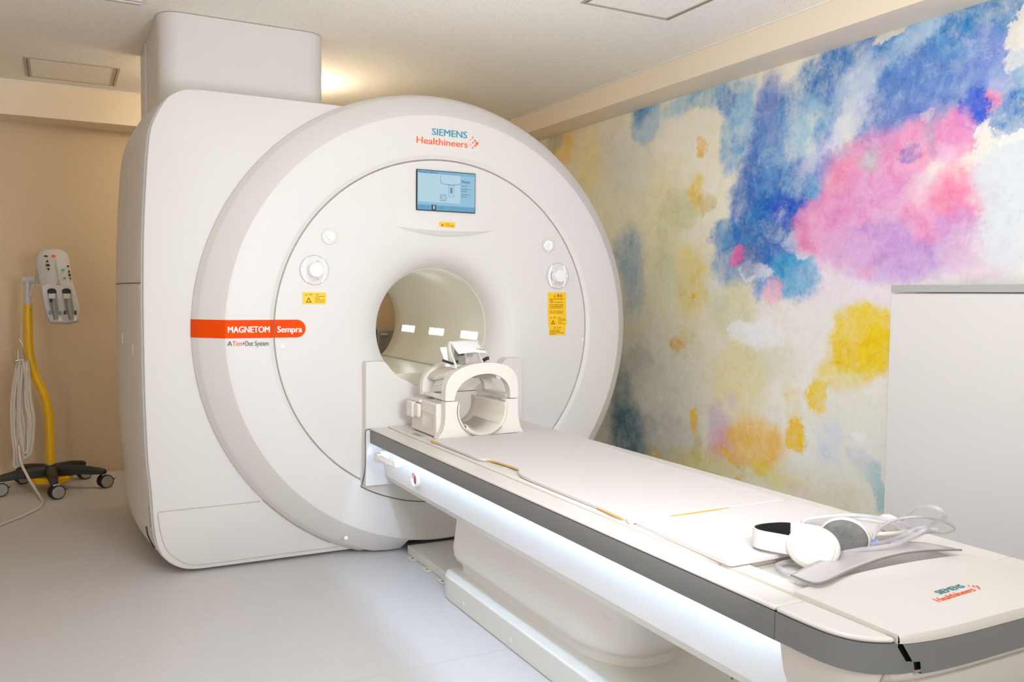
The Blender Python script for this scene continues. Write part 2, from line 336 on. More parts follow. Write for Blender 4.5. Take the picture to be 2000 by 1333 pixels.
def mural_mat():
    """watercolour wallpaper: soft blots of pigment with ragged, granulated edges; s = -Y along the wall, z = height"""
    m = bpy.data.materials.new('watercolour_wallpaper'); m.use_nodes = True
    nt = m.node_tree; N = nt.nodes; L = nt.links; b = N['Principled BSDF']
    tc = N.new('ShaderNodeTexCoord'); sx = N.new('ShaderNodeSeparateXYZ'); L.new(tc.outputs['Object'], sx.inputs[0])
    ng = N.new('ShaderNodeMath'); ng.operation = 'MULTIPLY'; ng.inputs[1].default_value = -1; L.new(sx.outputs['Y'], ng.inputs[0])
    cb = N.new('ShaderNodeCombineXYZ'); L.new(ng.outputs[0], cb.inputs[0]); L.new(sx.outputs['Z'], cb.inputs[1])
    base = cb.outputs[0]
    def noise(scale, detail, rough=.55, vec=None, dist=0):
        n = N.new('ShaderNodeTexNoise'); n.inputs['Scale'].default_value = scale; n.inputs['Detail'].default_value = detail
        n.inputs['Roughness'].default_value = rough; n.inputs['Distortion'].default_value = dist
        L.new(vec or base, n.inputs['Vector']); return n
    def warp(vec, amp, n):
        s = N.new('ShaderNodeVectorMath'); s.operation = 'SUBTRACT'; s.inputs[1].default_value = (.5, .5, .5)
        L.new(n.outputs['Color'], s.inputs[0])
        k = N.new('ShaderNodeVectorMath'); k.operation = 'SCALE'; k.inputs['Scale'].default_value = amp; L.new(s.outputs[0], k.inputs[0])
        a = N.new('ShaderNodeVectorMath'); a.operation = 'ADD'; L.new(vec, a.inputs[0]); L.new(k.outputs[0], a.inputs[1])
        return a.outputs[0]
    wv = warp(base, .15, noise(5, 3, .6))
    wv = warp(wv, .10, noise(15, 6, .72))
    wv = warp(wv, .045, noise(60, 5, .8))
    fl = N.new('ShaderNodeVectorMath'); fl.operation = 'MULTIPLY'; fl.inputs[1].default_value = (1, 1, 0); L.new(wv, fl.inputs[0]); wv = fl.outputs[0]
    # pigment granulation: fine grain broken by streaks running down to the left
    mp = N.new('ShaderNodeMapping'); mp.inputs['Rotation'].default_value = (0, 0, .85); mp.inputs['Scale'].default_value = (1.0, .45, 1)
    L.new(base, mp.inputs['Vector'])
    gA = noise(26, 10, .82, mp.outputs[0], .4); gB = noise(9, 6, .65)
    ga = N.new('ShaderNodeMath'); ga.operation = 'MULTIPLY_ADD'; ga.inputs[1].default_value = .5
    gh = N.new('ShaderNodeMath'); gh.operation = 'MULTIPLY'; gh.inputs[1].default_value = .5
    L.new(gB.outputs['Fac'], gh.inputs[0]); L.new(gA.outputs['Fac'], ga.inputs[0]); L.new(gh.outputs[0], ga.inputs[2])
    gr = N.new('ShaderNodeMapRange'); gr.inputs[1].default_value = .40; gr.inputs[2].default_value = .60
    L.new(ga.outputs[0], gr.inputs[0])
    bn = noise(3, 6, .6)
    col = N.new('ShaderNodeMix'); col.data_type = 'RGBA'
    col.inputs['A'].default_value = lin((252, 248, 238)); col.inputs['B'].default_value = lin((240, 235, 214))
    L.new(bn.outputs['Fac'], col.inputs['Factor']); cur = col.outputs['Result']
    for k, (s, z, rs, rz, rot, c, st, so, g) in enumerate(MURAL):
        if k % 8 == 7:      # keeps the shader's evaluation in painting order
            oa = N.new('ShaderNodeVectorMath'); oa.operation = 'MULTIPLY_ADD'; oa.inputs[1].default_value = (1e-7, 1e-7, 1e-7)
            L.new(cur, oa.inputs[0]); L.new(wv, oa.inputs[2]); wv = oa.outputs[0]
        mp = N.new('ShaderNodeMapping'); mp.vector_type = 'TEXTURE'
        mp.inputs['Location'].default_value = (s, z, 0); mp.inputs['Rotation'].default_value = (0, 0, math.radians(rot))
        mp.inputs['Scale'].default_value = (rs * 1.28, rz * 1.28, 1); L.new(wv, mp.inputs['Vector'])
        ln = N.new('ShaderNodeVectorMath'); ln.operation = 'LENGTH'; L.new(mp.outputs[0], ln.inputs[0])
        mr = N.new('ShaderNodeMapRange'); mr.interpolation_type = 'SMOOTHSTEP'
        mr.inputs[1].default_value = 1 + so * .45; mr.inputs[2].default_value = 1 - so * .75
        L.new(ln.outputs['Value'], mr.inputs[0])
        # strength * (1 - g + g * grain)
        a = N.new('ShaderNodeMath'); a.operation = 'MULTIPLY_ADD'; a.inputs[1].default_value = g * st; a.inputs[2].default_value = st * (1 - g)
        L.new(gr.outputs[0], a.inputs[0])
        f = N.new('ShaderNodeMath'); f.operation = 'MULTIPLY'; L.new(a.outputs[0], f.inputs[0]); L.new(mr.outputs[0], f.inputs[1])
        mx = N.new('ShaderNodeMix'); mx.data_type = 'RGBA'; mx.inputs['B'].default_value = lin([min(246, v * 1.05 + 2) for v in c])
        L.new(f.outputs[0], mx.inputs['Factor']); L.new(cur, mx.inputs['A']); cur = mx.outputs['Result']
    # tone drifts inside each wash, and faint tide marks where water dried
    tn = noise(11, 8, .7, None, .8); mr = N.new('ShaderNodeMapRange'); mr.inputs[1].default_value = .35; mr.inputs[2].default_value = .65; mr.inputs[3].default_value = .78; mr.inputs[4].default_value = 1.16
    L.new(tn.outputs['Fac'], mr.inputs[0])
    ga2 = N.new('ShaderNodeGamma'); L.new(cur, ga2.inputs['Color'])
    iv = N.new('ShaderNodeMath'); iv.operation = 'DIVIDE'; iv.inputs[0].default_value = 1; L.new(mr.outputs[0], iv.inputs[1]); L.new(iv.outputs[0], ga2.inputs['Gamma']); cur = ga2.outputs[0]
    tm = noise(2.6, 9, .62, None, .3); sb = N.new('ShaderNodeMath'); sb.operation = 'PINGPONG'; sb.inputs[1].default_value = .06
    L.new(tm.outputs['Fac'], sb.inputs[0])
    mr = N.new('ShaderNodeMapRange'); mr.inputs[1].default_value = .0; mr.inputs[2].default_value = .004; mr.inputs[3].default_value = .32; mr.inputs[4].default_value = 0
    L.new(sb.outputs[0], mr.inputs[0])
    gt = N.new('ShaderNodeMath'); gt.operation = 'MULTIPLY'; L.new(mr.outputs[0], gt.inputs[0]); L.new(gr.outputs[0], gt.inputs[1])
    mx = N.new('ShaderNodeMix'); mx.data_type = 'RGBA'; mx.blend_type = 'MULTIPLY'; mx.inputs['B'].default_value = lin((176, 166, 140))
    L.new(gt.outputs[0], mx.inputs['Factor']); L.new(cur, mx.inputs['A']); cur = mx.outputs['Result']
    # washed-out clouds and paper-white drybrush specks
    cl = noise(6, 12, .78, None, .6); mr = N.new('ShaderNodeMapRange'); mr.inputs[1].default_value = .53; mr.inputs[2].default_value = .70; mr.inputs[4].default_value = .42
    L.new(cl.outputs['Fac'], mr.inputs[0])
    mx = N.new('ShaderNodeMix'); mx.data_type = 'RGBA'; mx.inputs['B'].default_value = lin((240, 238, 236))
    L.new(mr.outputs[0], mx.inputs['Factor']); L.new(cur, mx.inputs['A']); cur = mx.outputs['Result']
    sp = noise(48, 8, .85); mr = N.new('ShaderNodeMapRange'); mr.inputs[1].default_value = .57; mr.inputs[2].default_value = .70; mr.inputs[4].default_value = .5
    L.new(sp.outputs['Fac'], mr.inputs[0])
    mx = N.new('ShaderNodeMix'); mx.data_type = 'RGBA'; mx.inputs['B'].default_value = lin((240, 237, 234))
    L.new(mr.outputs[0], mx.inputs['Factor']); L.new(cur, mx.inputs['A']); cur = mx.outputs['Result']
    L.new(cur, b.inputs['Base Color']); b.inputs['Roughness'].default_value = .75; b.inputs['Specular IOR Level'].default_value = .25
    n = noise(160, 3); bp = N.new('ShaderNodeBump'); bp.inputs['Strength'].default_value = .15; bp.inputs['Distance'].default_value = .002
    L.new(n.outputs['Fac'], bp.inputs['Height']); L.new(bp.outputs['Normal'], b.inputs['Normal'])
    return m
# ------------------------------------------------------------------ mesh helpers
def link(name, me, m=None, parent=None, smooth=True, ang=35, bevel=0, seg=2):
    o = bpy.data.objects.new(name, me); COL.objects.link(o)
    if m is not None: me.materials.append(MT[m] if isinstance(m, str) else m)
    if smooth:
        for p in me.polygons: p.use_smooth = True
        me.set_sharp_from_angle(angle=math.radians(ang))
    if bevel:
        b = o.modifiers.new('bevel', 'BEVEL'); b.width = bevel; b.segments = seg; b.limit_method = 'ANGLE'; b.angle_limit = math.radians(30)
        b.harden_normals = False
    if parent is not None: o.parent = parent; o.matrix_parent_inverse = parent.matrix_world.inverted()
    return o
def mesh(name, V, F, m=None, parent=None, recalc=True, **k):
    me = bpy.data.meshes.new(name); me.from_pydata([tuple(v) for v in V], [], F); me.update()
    if recalc:
        bm = bmesh.new(); bm.from_mesh(me); bmesh.ops.recalc_face_normals(bm, faces=bm.faces); bm.to_mesh(me); bm.free()
    return link(name, me, m, parent, **k)
def boxg(x0, x1, y0, y1, z0, z1):
    V = [(x, y, z) for x in (x0, x1) for y in (y0, y1) for z in (z0, z1)]
    F = [(0, 1, 3, 2), (4, 6, 7, 5), (0, 4, 5, 1), (2, 3, 7, 6), (0, 2, 6, 4), (1, 5, 7, 3)]
    return V, F
def box(name, x0, x1, y0, y1, z0, z1, m, parent=None, bevel=.003, seg=2, **k):
    V, F = boxg(x0, x1, y0, y1, z0, z1); return mesh(name, V, F, m, parent, bevel=bevel, seg=seg, **k)
def multi(name, parts, m, parent=None, **k):
    V, F = [], []
    for (v, f) in parts:
        n = len(V); V += list(v); F += [tuple(i + n for i in q) for q in f]
    return mesh(name, V, F, m, parent, **k)
def prismg(pts, axis, a, b):
    """extrude a 2D polygon along axis; pts are the two other coordinates in x,y,z order"""
    def P(p, t):
        q = list(p); q.insert(axis, t); return tuple(q)
    n = len(pts); V = [P(p, a) for p in pts] + [P(p, b) for p in pts]
    F = [tuple(range(n)), tuple(range(2 * n - 1, n - 1, -1))] + [(i, (i + 1) % n, n + (i + 1) % n, n + i) for i in range(n)]
    return V, F
def prism(name, pts, axis, a, b, m, parent=None, **k):
    V, F = prismg(pts, axis, a, b); return mesh(name, V, F, m, parent, **k)
def loft(name, rings, m, parent=None, closed=True, cap0=False, cap1=False, **k):
    V, F = loftg(rings, closed, cap0, cap1); return mesh(name, V, F, m, parent, **k)
def loftg(rings, closed=True, cap0=False, cap1=False):
    n = len(rings[0]); V = [v for r in rings for v in r]; F = []
    for j in range(len(rings) - 1):
        for i in range(n if closed else n - 1):
            a, b = j * n + i, j * n + (i + 1) % n
            F.append((a, b, b + n, a + n))
    if cap0: F.append(tuple(range(n - 1, -1, -1)))
    if cap1: F.append(tuple(range((len(rings) - 1) * n, len(rings) * n)))
    return V, F
def latheY(cx, cz, prof, n=128, zmin=None):
    rings = []
    for (r, y) in prof:
        R = []
        for i in range(n):
            t = 2 * math.pi * i / n; x, z = cx + r * math.sin(t), cz + r * math.cos(t)
            if zmin is not None: z = max(z, zmin(x))
            R.append((x, y, z))
        rings.append(R)
    return rings
def cyl(axis, c, r, a, b, n=24, r2=None):
    r2 = r if r2 is None else r2; rings = []
    for t, rr in ((a, r), (b, r2)):
        R = []
        for i in range(n):
            q = 2 * math.pi * i / n; p = [c[0] + rr * math.cos(q), c[1] + rr * math.sin(q)]; p.insert(axis, t); R.append(tuple(p))
        rings.append(R)
    return loftg(rings, True, True, True)
def catmull(P, n=8):
    P = [Vector(p) for p in P]; out = []
    for i in range(len(P) - 1):
        a, b, c, d = P[max(i - 1, 0)], P[i], P[i + 1], P[min(i + 2, len(P) - 1)]
        for k in range(n):
            t = k / n
            out.append(.5 * ((2 * b) + (c - a) * t + (2 * a - 5 * b + 4 * c - d) * t * t + (3 * b - a - 3 * c + d) * t ** 3))
    out.append(P[-1]); return out
def tubeg(P, r, n=10, sub=8, smooth=True, radii=None):
    Q = catmull(P, sub) if smooth else [Vector(p) for p in P]
    rings = []; nrm = None
    for i, p in enumerate(Q):
        t = (Q[min(i + 1, len(Q) - 1)] - Q[max(i - 1, 0)]).normalized()
        if nrm is None:
            nrm = t.orthogonal().normalized()
        nrm = (nrm - t * nrm.dot(t)).normalized(); bn = t.cross(nrm)
        rr = r if radii is None else radii[0] + (radii[1] - radii[0]) * i / (len(Q) - 1)
        rings.append([tuple(p + rr * (math.cos(2 * math.pi * k / n) * nrm + math.sin(2 * math.pi * k / n) * bn)) for k in range(n)])
    return loftg(rings, True, True, True)
def tube(name, P, r, m, parent=None, n=10, sub=8, smooth=True, radii=None, **k):
    V, F = tubeg(P, r, n, sub, smooth, radii); return mesh(name, V, F, m, parent, ang=60, **k)
def thing(name, label, cat, loc=(0, 0, 0), group=None):
    o = bpy.data.objects.new(name, None); COL.objects.link(o); o.location = loc; o.empty_display_size = .1
    o['label'] = label; o['category'] = cat; o['kind'] = 'thing'
    if group: o['group'] = group
    bpy.context.view_layer.update(); return o
def tag(o, label, cat, group=None):
    o['label'] = label; o['category'] = cat; o['kind'] = 'thing'
    if group: o['group'] = group
    return o
def struct(o, label=None):
    o['kind'] = 'structure'
    if label: o['label'] = label
    return o
def text(name, body, size, m, parent, matrix, off=0.0, ext=.0004, align='LEFT', xs=1.0, spacing=1.0, width=None):
    cu = bpy.data.curves.new(name, 'FONT'); cu.body = body; cu.size = size; cu.extrude = ext; cu.align_x = align
    cu.space_character = spacing; cu.resolution_u = 3
    o = bpy.data.objects.new(name, cu); COL.objects.link(o); cu.materials.append(MT[m])
    bpy.context.view_layer.update()
    sx_ = xs
    if width: sx_ = width / max(o.dimensions.x, 1e-6)
    # turn the lettering into a plain mesh
    me = bpy.data.meshes.new_from_object(o.evaluated_get(bpy.context.evaluated_depsgraph_get()))
    bpy.data.objects.remove(o); bpy.data.curves.remove(cu)
    if off:      # bolder stroke: the same lettering laid twice, a hair apart
        bm = bmesh.new(); bm.from_mesh(me); g = bmesh.ops.duplicate(bm, geom=bm.verts[:] + bm.edges[:] + bm.faces[:])
        bmesh.ops.translate(bm, vec=(off, 0, .0003), verts=[v for v in g['geom'] if isinstance(v, bmesh.types.BMVert)]); bm.to_mesh(me); bm.free()
    me.name = name; me.transform(matrix @ Matrix.Diagonal((sx_, 1, 1, 1)))
    o = bpy.data.objects.new(name, me); COL.objects.link(o)
    if not me.materials: me.materials.append(MT[m])
    if parent is not None: o.parent = parent; o.matrix_parent_inverse = parent.matrix_world.inverted()
    return o
def face_front(x, y, z):   # lettering plane facing -Y (towards the room)
    return Matrix.Translation((x, y, z)) @ Matrix(((1, 0, 0, 0), (0, 0, -1, 0), (0, 1, 0, 0), (0, 0, 0, 1)))

# ------------------------------------------------------------------ room
ZC = 2.56; XR = 3.235; YB = 6.53; XL = -1.6; YF = -1.6
fl = struct(box('floor', XL, XR, YF, YB, -.1, 0, floor_mat(), bevel=0), 'pale grey vinyl floor')
for (y, x0, x1) in ((2.643, XL, 1.39), (0.8, XL, 1.2)):
    struct(box('floor_joint', x0, x1, y - .0012, y + .0012, -.002, .0003, 'groove', fl, bevel=0))
struct(box('ceiling', XL, XR, YF, YB, ZC, ZC + .1, ceil_mat(), bevel=0), 'off-white speckled ceiling boards')
struct(box('wall_right', XR, XR + .12, YF, YB, -.1, ZC + .1, mural_mat(), bevel=0), 'wall papered with a blue, pink and yellow watercolour print')
struct(box('wall_back', XL, XR, YB, YB + .12, -.1, ZC + .1, wall_mat(), bevel=0), 'plain beige back wall')
struct(box('wall_left', XL - .12, XL, YF, YB, -.1, ZC + .1, wall_mat(), bevel=0))
struct(box('wall_front', XL, XR, YF - .12, YF, -.1, ZC + .1, 'offwhite', bevel=0))
struct(box('beam_right', 3.008, XR, YF, YB, 2.421, ZC, 'beige', bevel=.002), 'beige ceiling beam above the painted wall')
struct(box('beam_back', XL, 3.008, 6.267, YB, 2.343, ZC, 'beige', bevel=.002), 'beige ceiling beam along the back wall')
struct(box('trim_1', 2.999, 3.008, YF, 6.26, 2.552, ZC, 'white2', bevel=.002))
struct(box('trim_2', XL, 3.0, 6.258, 6.267, 2.552, ZC, 'white2', bevel=.002))

# ceiling hatches
def hatch(x0, x1, y0, y1, label, wx=.02, wy=.02):
    t = thing('access_hatch', label, 'ceiling hatch', ((x0 + x1) / 2, (y0 + y1) / 2, ZC - .004), 'ceiling hatches')
    for (a, b, c, d) in ((x0, x0 + wx, y0, y1), (x1 - wx, x1, y0, y1), (x0 + wx, x1 - wx, y0, y0 + wy), (x0 + wx, x1 - wx, y1 - wy, y1)):
        box('frame_rail', a, b, c, d, ZC - .006, ZC + .004, 'hatchframe', t, bevel=.0015)
    for (a, b) in ((x0 + wx * .45, x0 + wx * .6), (x1 - wx * .6, x1 - wx * .45)):
        box('slot', a, b, y0 + .012, y1 - .012, ZC - .0068, ZC - .004, 'darkgap', t, bevel=0)
    box('panel', x0 + wx, x1 - wx, y0 + wy, y1 - wy, ZC - .003, ZC + .003, CEILM, t, bevel=0)
    return t
CEILM = ceil_mat('speckled_hatch_board')
hatch(-.155, .345, 5.62, 6.11, 'square ceiling hatch with pale metal frame by the left back beam', .034, .012)
h2 = hatch(2.078, 2.565, 2.835, 3.322, 'square ceiling hatch with olive grey frame beside the painted wall', .026, .02)
# louvred air vent above the left side of the scanner
t = thing('air_vent', 'white louvred air vent in the ceiling left of the duct cover', 'air vent', (.19, 4.16, ZC))
box('frame', .0, .372, 3.96, 4.33, ZC - .008, ZC + .005, 'white2', t)
for i in range(8):
    y = 4.0 + i * .041
    box('louvre', .02, .352, y, y + .022, ZC - .014, ZC - .007, 'white2', t, bevel=.002)
    box('slot', .02, .352, y + .022, y + .041, ZC - .0095, ZC - .0075, 'darkgap', t, bevel=0)
# lamp behind the duct cover
t = thing('ceiling_lamp', 'glowing ceiling lamp hidden behind the duct cover', 'ceiling lamp', (1.05, 5.55, 2.5))
for x in (.95, 1.3):
    box('stem', x, x + .02, 5.395, 5.415, 2.47, 2.56, 'white2', t)
box('diffuser', .80, 1.46, 5.33, 5.48, 2.41, 2.475, 'lampwarm', t, bevel=.01)

# ------------------------------------------------------------------ duct cover between scanner and ceiling
def rrect(x0, x1, y0, y1, r, n=8, corners=(1, 1, 1, 1)):
    P = []
    for k, (cx, cy, a0) in enumerate(((x1 - r, y1 - r, 0), (x0 + r, y1 - r, 90), (x0 + r, y0 + r, 180), (x1 - r, y0 + r, 270))):
        if corners[k]:
            for i in range(n + 1):
                a = math.radians(a0 + 90 * i / n); P.append((cx + r * math.cos(a), cy + r * math.sin(a)))
        else:
            P.append((x1 if k in (0, 3) else x0, y1 if k in (0, 1) else y0))
    return P
t = thing('duct_cover', 'tall white rounded cover rising from scanner top to ceiling', 'duct cover', (.82, 4.7, 2.1))
prism('front_shell', rrect(.43, 1.218, 4.36, 4.98, .1, 12, (0, 0, 1, 1)), 2, 2.128, 2.556, 'duct', t)
prism('rear_shell', rrect(.425, 1.222, 4.985, 5.29, .02, 3), 2, 2.128, 2.556, 'duct', t)
box('edge_strip', .422, .436, 4.972, 4.99, 2.128, 2.556, 'trim', t, bevel=.002)
# ------------------------------------------------------------------ MRI scanner
CX, CZ = 1.655, 1.082
scan = thing('mri_scanner', 'large white MRI scanner with round front and orange stripe', 'scanner', (CX, 4.7, 0))
# magnet body: outline (left side measured, right side a half circle behind the front ring)
OUT = [(.325, 1.474), (.3215, 1.25), (.3215, 1.0), (.325, .75), (.333, .52), (.345, .386), (.353, .248), (.366, .148), (.397, .079), (.452, .035), (.513, .017)]
OUT += [(x, .0145) for x in (.62, .8, 1.0, 1.2, 1.4)]
for i in range(0, 33):
    a = math.radians(180 - i * 180 / 32); OUT.append((CX + 1.05 * math.sin(a), CZ + 1.05 * math.cos(a) if i else .031))
OUT += [(x, 2.131) for x in (1.4, 1.2, 1.0, .8, .62)] + [(.526, 2.128), (.474, 2.115), (.424, 2.079), (.381, 2.003), (.352, 1.91), (.333, 1.652)]
def dens(P, n=3):
    Q = catmull([(p[0], p[1], 0) for p in P + [P[0]]], n)[:-1]; return [(q.x, q.y) for q in Q]
OUT = dens(OUT)
def sst(a, b, x):
    t = min(1, max(0, (x - a) / (b - a))); return t * t * (3 - 2 * t)
def ring_at(y, o, inset=0):
    R = []
    for (x, z) in OUT:
        wl = sst(.95, .45, x)
        dx, dz = CX - x, CZ - z; L_ = math.hypot(dx, dz)
        R.append((x - o * wl + inset * dx / L_, y, max(z + inset * dz / L_, .012)))
    return R
def hole_at(y, r):
    R = []
    for (x, z) in OUT:
        a = math.atan2(x - CX, z - CZ); R.append((CX + r * math.sin(a), y, CZ + r * math.cos(a)))
    return R
# front plate (flat, with rounded rim)
loft('front_plate', [hole_at(4.02, .9), hole_at(3.99, .9), ring_at(3.99, 0, .006), ring_at(3.9925, 0, .0018), ring_at(3.998, 0, 0), ring_at(4.022, 0, 0), ring_at(4.024, 0, .01)], 'white', scan, ang=50)
loft('edge_trim', [ring_at(4.022, 0, .006), ring_at(4.026, .004, .001), ring_at(4.032, .006, 0), ring_at(4.038, .004, .004)], 'trim', scan, ang=60)
prof = [(4.036, .0, .012), (4.06, .004, .0), (4.15, .018, 0), (4.3, .036, 0), (4.5, .052, 0), (4.7, .058, 0), (4.95, .052, 0), (5.2, .03, .0), (5.38, 0, .02), (5.45, 0, .08)]
rings = [ring_at(y, o, i) for (y, o, i) in prof] + [hole_at(5.46, .36)]
loft('side_shell', rings, 'white', scan, ang=40)
# side seam, latch covers and ventilation slots
def side_x(y):
    for (a, b) in zip(prof, prof[1:]):
        if a[0] <= y <= b[0]:
            t = (y - a[0]) / (b[0] - a[0]); return .3215 - (a[1] + (b[1] - a[1]) * t)
    return .3
V, F = [], []
ys = [4.04 + i * .05 for i in range(24)]
tube('side_seam', [(side_x(y) - .0005, y, 1.287) for y in ys], .0022, 'darkgap', scan, n=6, sub=2)
for (y, z, h) in ((4.075, 1.262, .012), (4.5, 1.0, .05), (4.22, .965, .045)):
    box('latch_mark', side_x(y) - .002, side_x(y) + .01, y - .006, y + .006, z, z + h, 'trim', scan, bevel=.002)
for i in range(11):
    z = .30 - i * .0095
    x = .352 + (.30 - z) * .06
    box('vent_slot', x - .012, x + .01, 4.06, 4.10, z, z + .003, 'lightgrey', scan, bevel=0)
tube('base_slot', [(.330, 4.06, .215), (.335, 4.06, .18), (.346, 4.055, .15), (.362, 4.05, .118)], .003, 'black', scan, n=8)
# lower service panel on the front plate: groove line
GL = [(1.17, .036), (.9, .036), (.66, .034), (.542, .035), (.49, .045), (.445, .075), (.405, .12), (.385, .18), (.375, .24), (.371, .280), (.380, .2905), (.45, .2915), (.62, .2925), (.807, .2935)]
tube('panel_groove', [(x, 3.9895, z) for x, z in GL], .0022, 'groove', scan, n=6, sub=5)
tube('panel_groove', [(CX + 1.147 * math.sin(math.radians(a)), 3.9893, CZ + 1.147 * math.cos(math.radians(a))) for a in range(-133, -155, -2)], .0022, 'groove', scan, n=6, sub=2)
# front ring
def zcut(x):
    return .008 if x < 1.476 or x > 1.85 else .041
PR = [(1.09, 5.3), (1.12, 4.6), (1.14, 4.25), (1.143, 4.1), (1.143, 3.995), (1.141, 3.975), (1.122, 3.94), (1.117, 3.934), (1.108, 3.926), (1.028, 3.846), (1.022, 3.842), (1.012, 3.84), (.842, 3.84), (.836, 3.8405), (.820, 3.848), (.8165, 3.850), (.8150, 3.872)]
loft('front_ring', latheY(CX, CZ, PR, 256, zcut), 'white', scan, ang=20)
# recessed round front cover with flared bore mouth
PI2 = [(.812, 3.875), (.8115, 3.855), (.809, 3.8505), (.62, 3.8495), (.54, 3.850), (.48, 3.8525), (.43, 3.858), (.39, 3.868), (.36, 3.882), (.335, 3.902), (.318, 3.928), (.308, 3.955), (.3015, 3.985), (.2995, 4.0)]
loft('front_cover', latheY(CX, CZ, PI2, 200), 'white', scan, ang=40)
tube('cover_gap', [(CX + .8135 * math.sin(a), 3.856, CZ + .8135 * math.cos(a)) for a in [math.radians(-150 + i * 300 / 90) for i in range(91)]], .0016, 'groove', scan, n=6, sub=1)
# bore liner and rear flare
PB = [(.2995, 4.0), (.2975, 4.004), (.2965, 4.02), (.2965, 5.22), (.298, 5.30), (.306, 5.36), (.325, 5.42), (.36, 5.46)]
loft('bore_liner', latheY(CX, CZ, PB, 128), 'bore', scan, ang=50)
tube('bore_mouth_gap', [(CX + .2985 * math.sin(a), 4.001, CZ + .2985 * math.cos(a)) for a in [math.radians(i * 4) for i in range(91)]], .0014, 'white2', scan, n=6, sub=1)
tube('rear_flare_gap', [(CX + .297 * math.sin(a), 5.235, CZ + .297 * math.cos(a)) for a in [math.radians(i * 4) for i in range(91)]], .0016, 'groove', scan, n=6, sub=1)
# table track along the bottom of the bore
zd = .855; hw = math.sqrt(.2965 ** 2 - (CZ - zd) ** 2) - .002
aa = math.degrees(math.asin((CZ - zd) / .296))
V, F = prismg([(CX - hw, zd), (CX - hw + .03, zd + .004), (CX + hw - .03, zd + .004), (CX + hw, zd)] + [(CX + .2955 * math.cos(math.radians(-aa - (180 - 2 * aa) * i / 24)), CZ + .2955 * math.sin(math.radians(-aa - (180 - 2 * aa) * i / 24))) for i in range(1, 24)], 1, 4.02, 5.44)
mesh('bore_track', V, F, 'bore', scan, ang=30)
tube('track_ridge', [(CX + hw - .002, 4.03, zd + .004), (CX + hw - .002, 5.43, zd + .004)], .005, 'groove', scan, n=8, smooth=False)
tube('track_ridge', [(CX - hw + .002, 4.03, zd + .004), (CX - hw + .002, 5.43, zd + .004)], .005, 'bore', scan, n=8, smooth=False)
# three lit windows on the bore wall
for (ya, yb) in ((5.20, 4.99), (4.745, 4.535), (4.29, 4.085)):
    rings = []
    for y in (ya, yb):
        R = []
        for z in (1.018, 1.036, 1.054):
            a = math.asin((z - CZ) / .2955); R.append((CX + .2955 * math.cos(a), y, z))
        rings.append(R)
    V, F = loftg(rings, False); mesh('bore_lamp', V, F, 'borelamp', scan)
    mesh('bore_lamp', [(2 * CX - v[0], v[1], v[2]) for v in V], F, 'borelamp', scan)  # mirrored set added on the unseen left wall to brighten the bore
# docking frame around the table head (two wings and a base)
cutl = [(1.332, .9385), (1.340, .934), (1.369, .900), (1.385, .882), (1.407, .863), (1.440, .845), (1.446, .848), (1.456, .838), (1.508, .808), (1.565, .791), (1.61, .784)]
wing = [(1.246, .36), (1.246, .93), (1.25, .938), (1.32, .9385)] + cutl + [(2 * CX - x, z) for x, z in reversed(cutl)] + [(2 * CX - 1.32, .9385), (2 * CX - 1.25, .938), (2 * CX - 1.246, .93), (2 * CX - 1.246, .36)]
prism('docking_frame', wing, 1, 3.795, 3.86, 'white', scan, bevel=.004)
box('docking_notch', 1.318, 1.336, 3.80, 3.81, .9385, .940, 'midgrey', scan, bevel=0)
# seam lines of the docking bay on the front
tube('bay_seam', [(1.243, 3.84, .366), (1.2425, 3.795, .45), (1.2425, 3.793, .60), (1.2445, 3.793, .618), (1.252, 3.793, .626), (1.28, 3.793, .627), (1.44, 3.793, .6275)], .0022, 'darkgap', scan, n=6, sub=4)
low = [(1.243, 3.838, .366), (1.238, 3.838, .352), (1.25, 3.838, .345), (1.291, 3.838, .323), (1.354, 3.838, .297), (1.457, 3.838, .265), (1.57, 3.838, .248), (1.66, 3.838, .244)]
lowm = low[1:] + [(2 * CX - x, y, z) for x, y, z in reversed(low[1:-1])]
prism('lower_front_cover', [(x, z) for x, y, z in lowm] + [(2 * CX - 1.238, .42), (1.238, .42)], 1, 3.8385, 3.87, 'white', scan)
tube('lower_seam', low, .0024, 'darkgap', scan, n=6, sub=4)
# brow under the screen
Vb, Fb = [], []
nx = 40; x0, x1 = 1.405, 1.92
for i in range(nx + 1):
    s = i / nx; x = x0 + (x1 - x0) * s; q = 4 * s * (1 - s)
    zb = 1.570 - .012 * q; h = .016 * q
    Vb += [(x, 3.8495, zb - .022 * q), (x, 3.8495 - h, zb), (x, 3.8495 - h * .97, zb + .006), (x, 3.8495 - h * .55, zb + .04), (x, 3.8495 - h * .2, zb + .08), (x, 3.8494, zb + .12)]
for i in range(nx):
    for j in range(5):
        a = i * 6 + j; Fb.append((a, a + 6, a + 7, a + 1))
mesh('screen_brow', Vb, Fb, 'white', scan, ang=25)

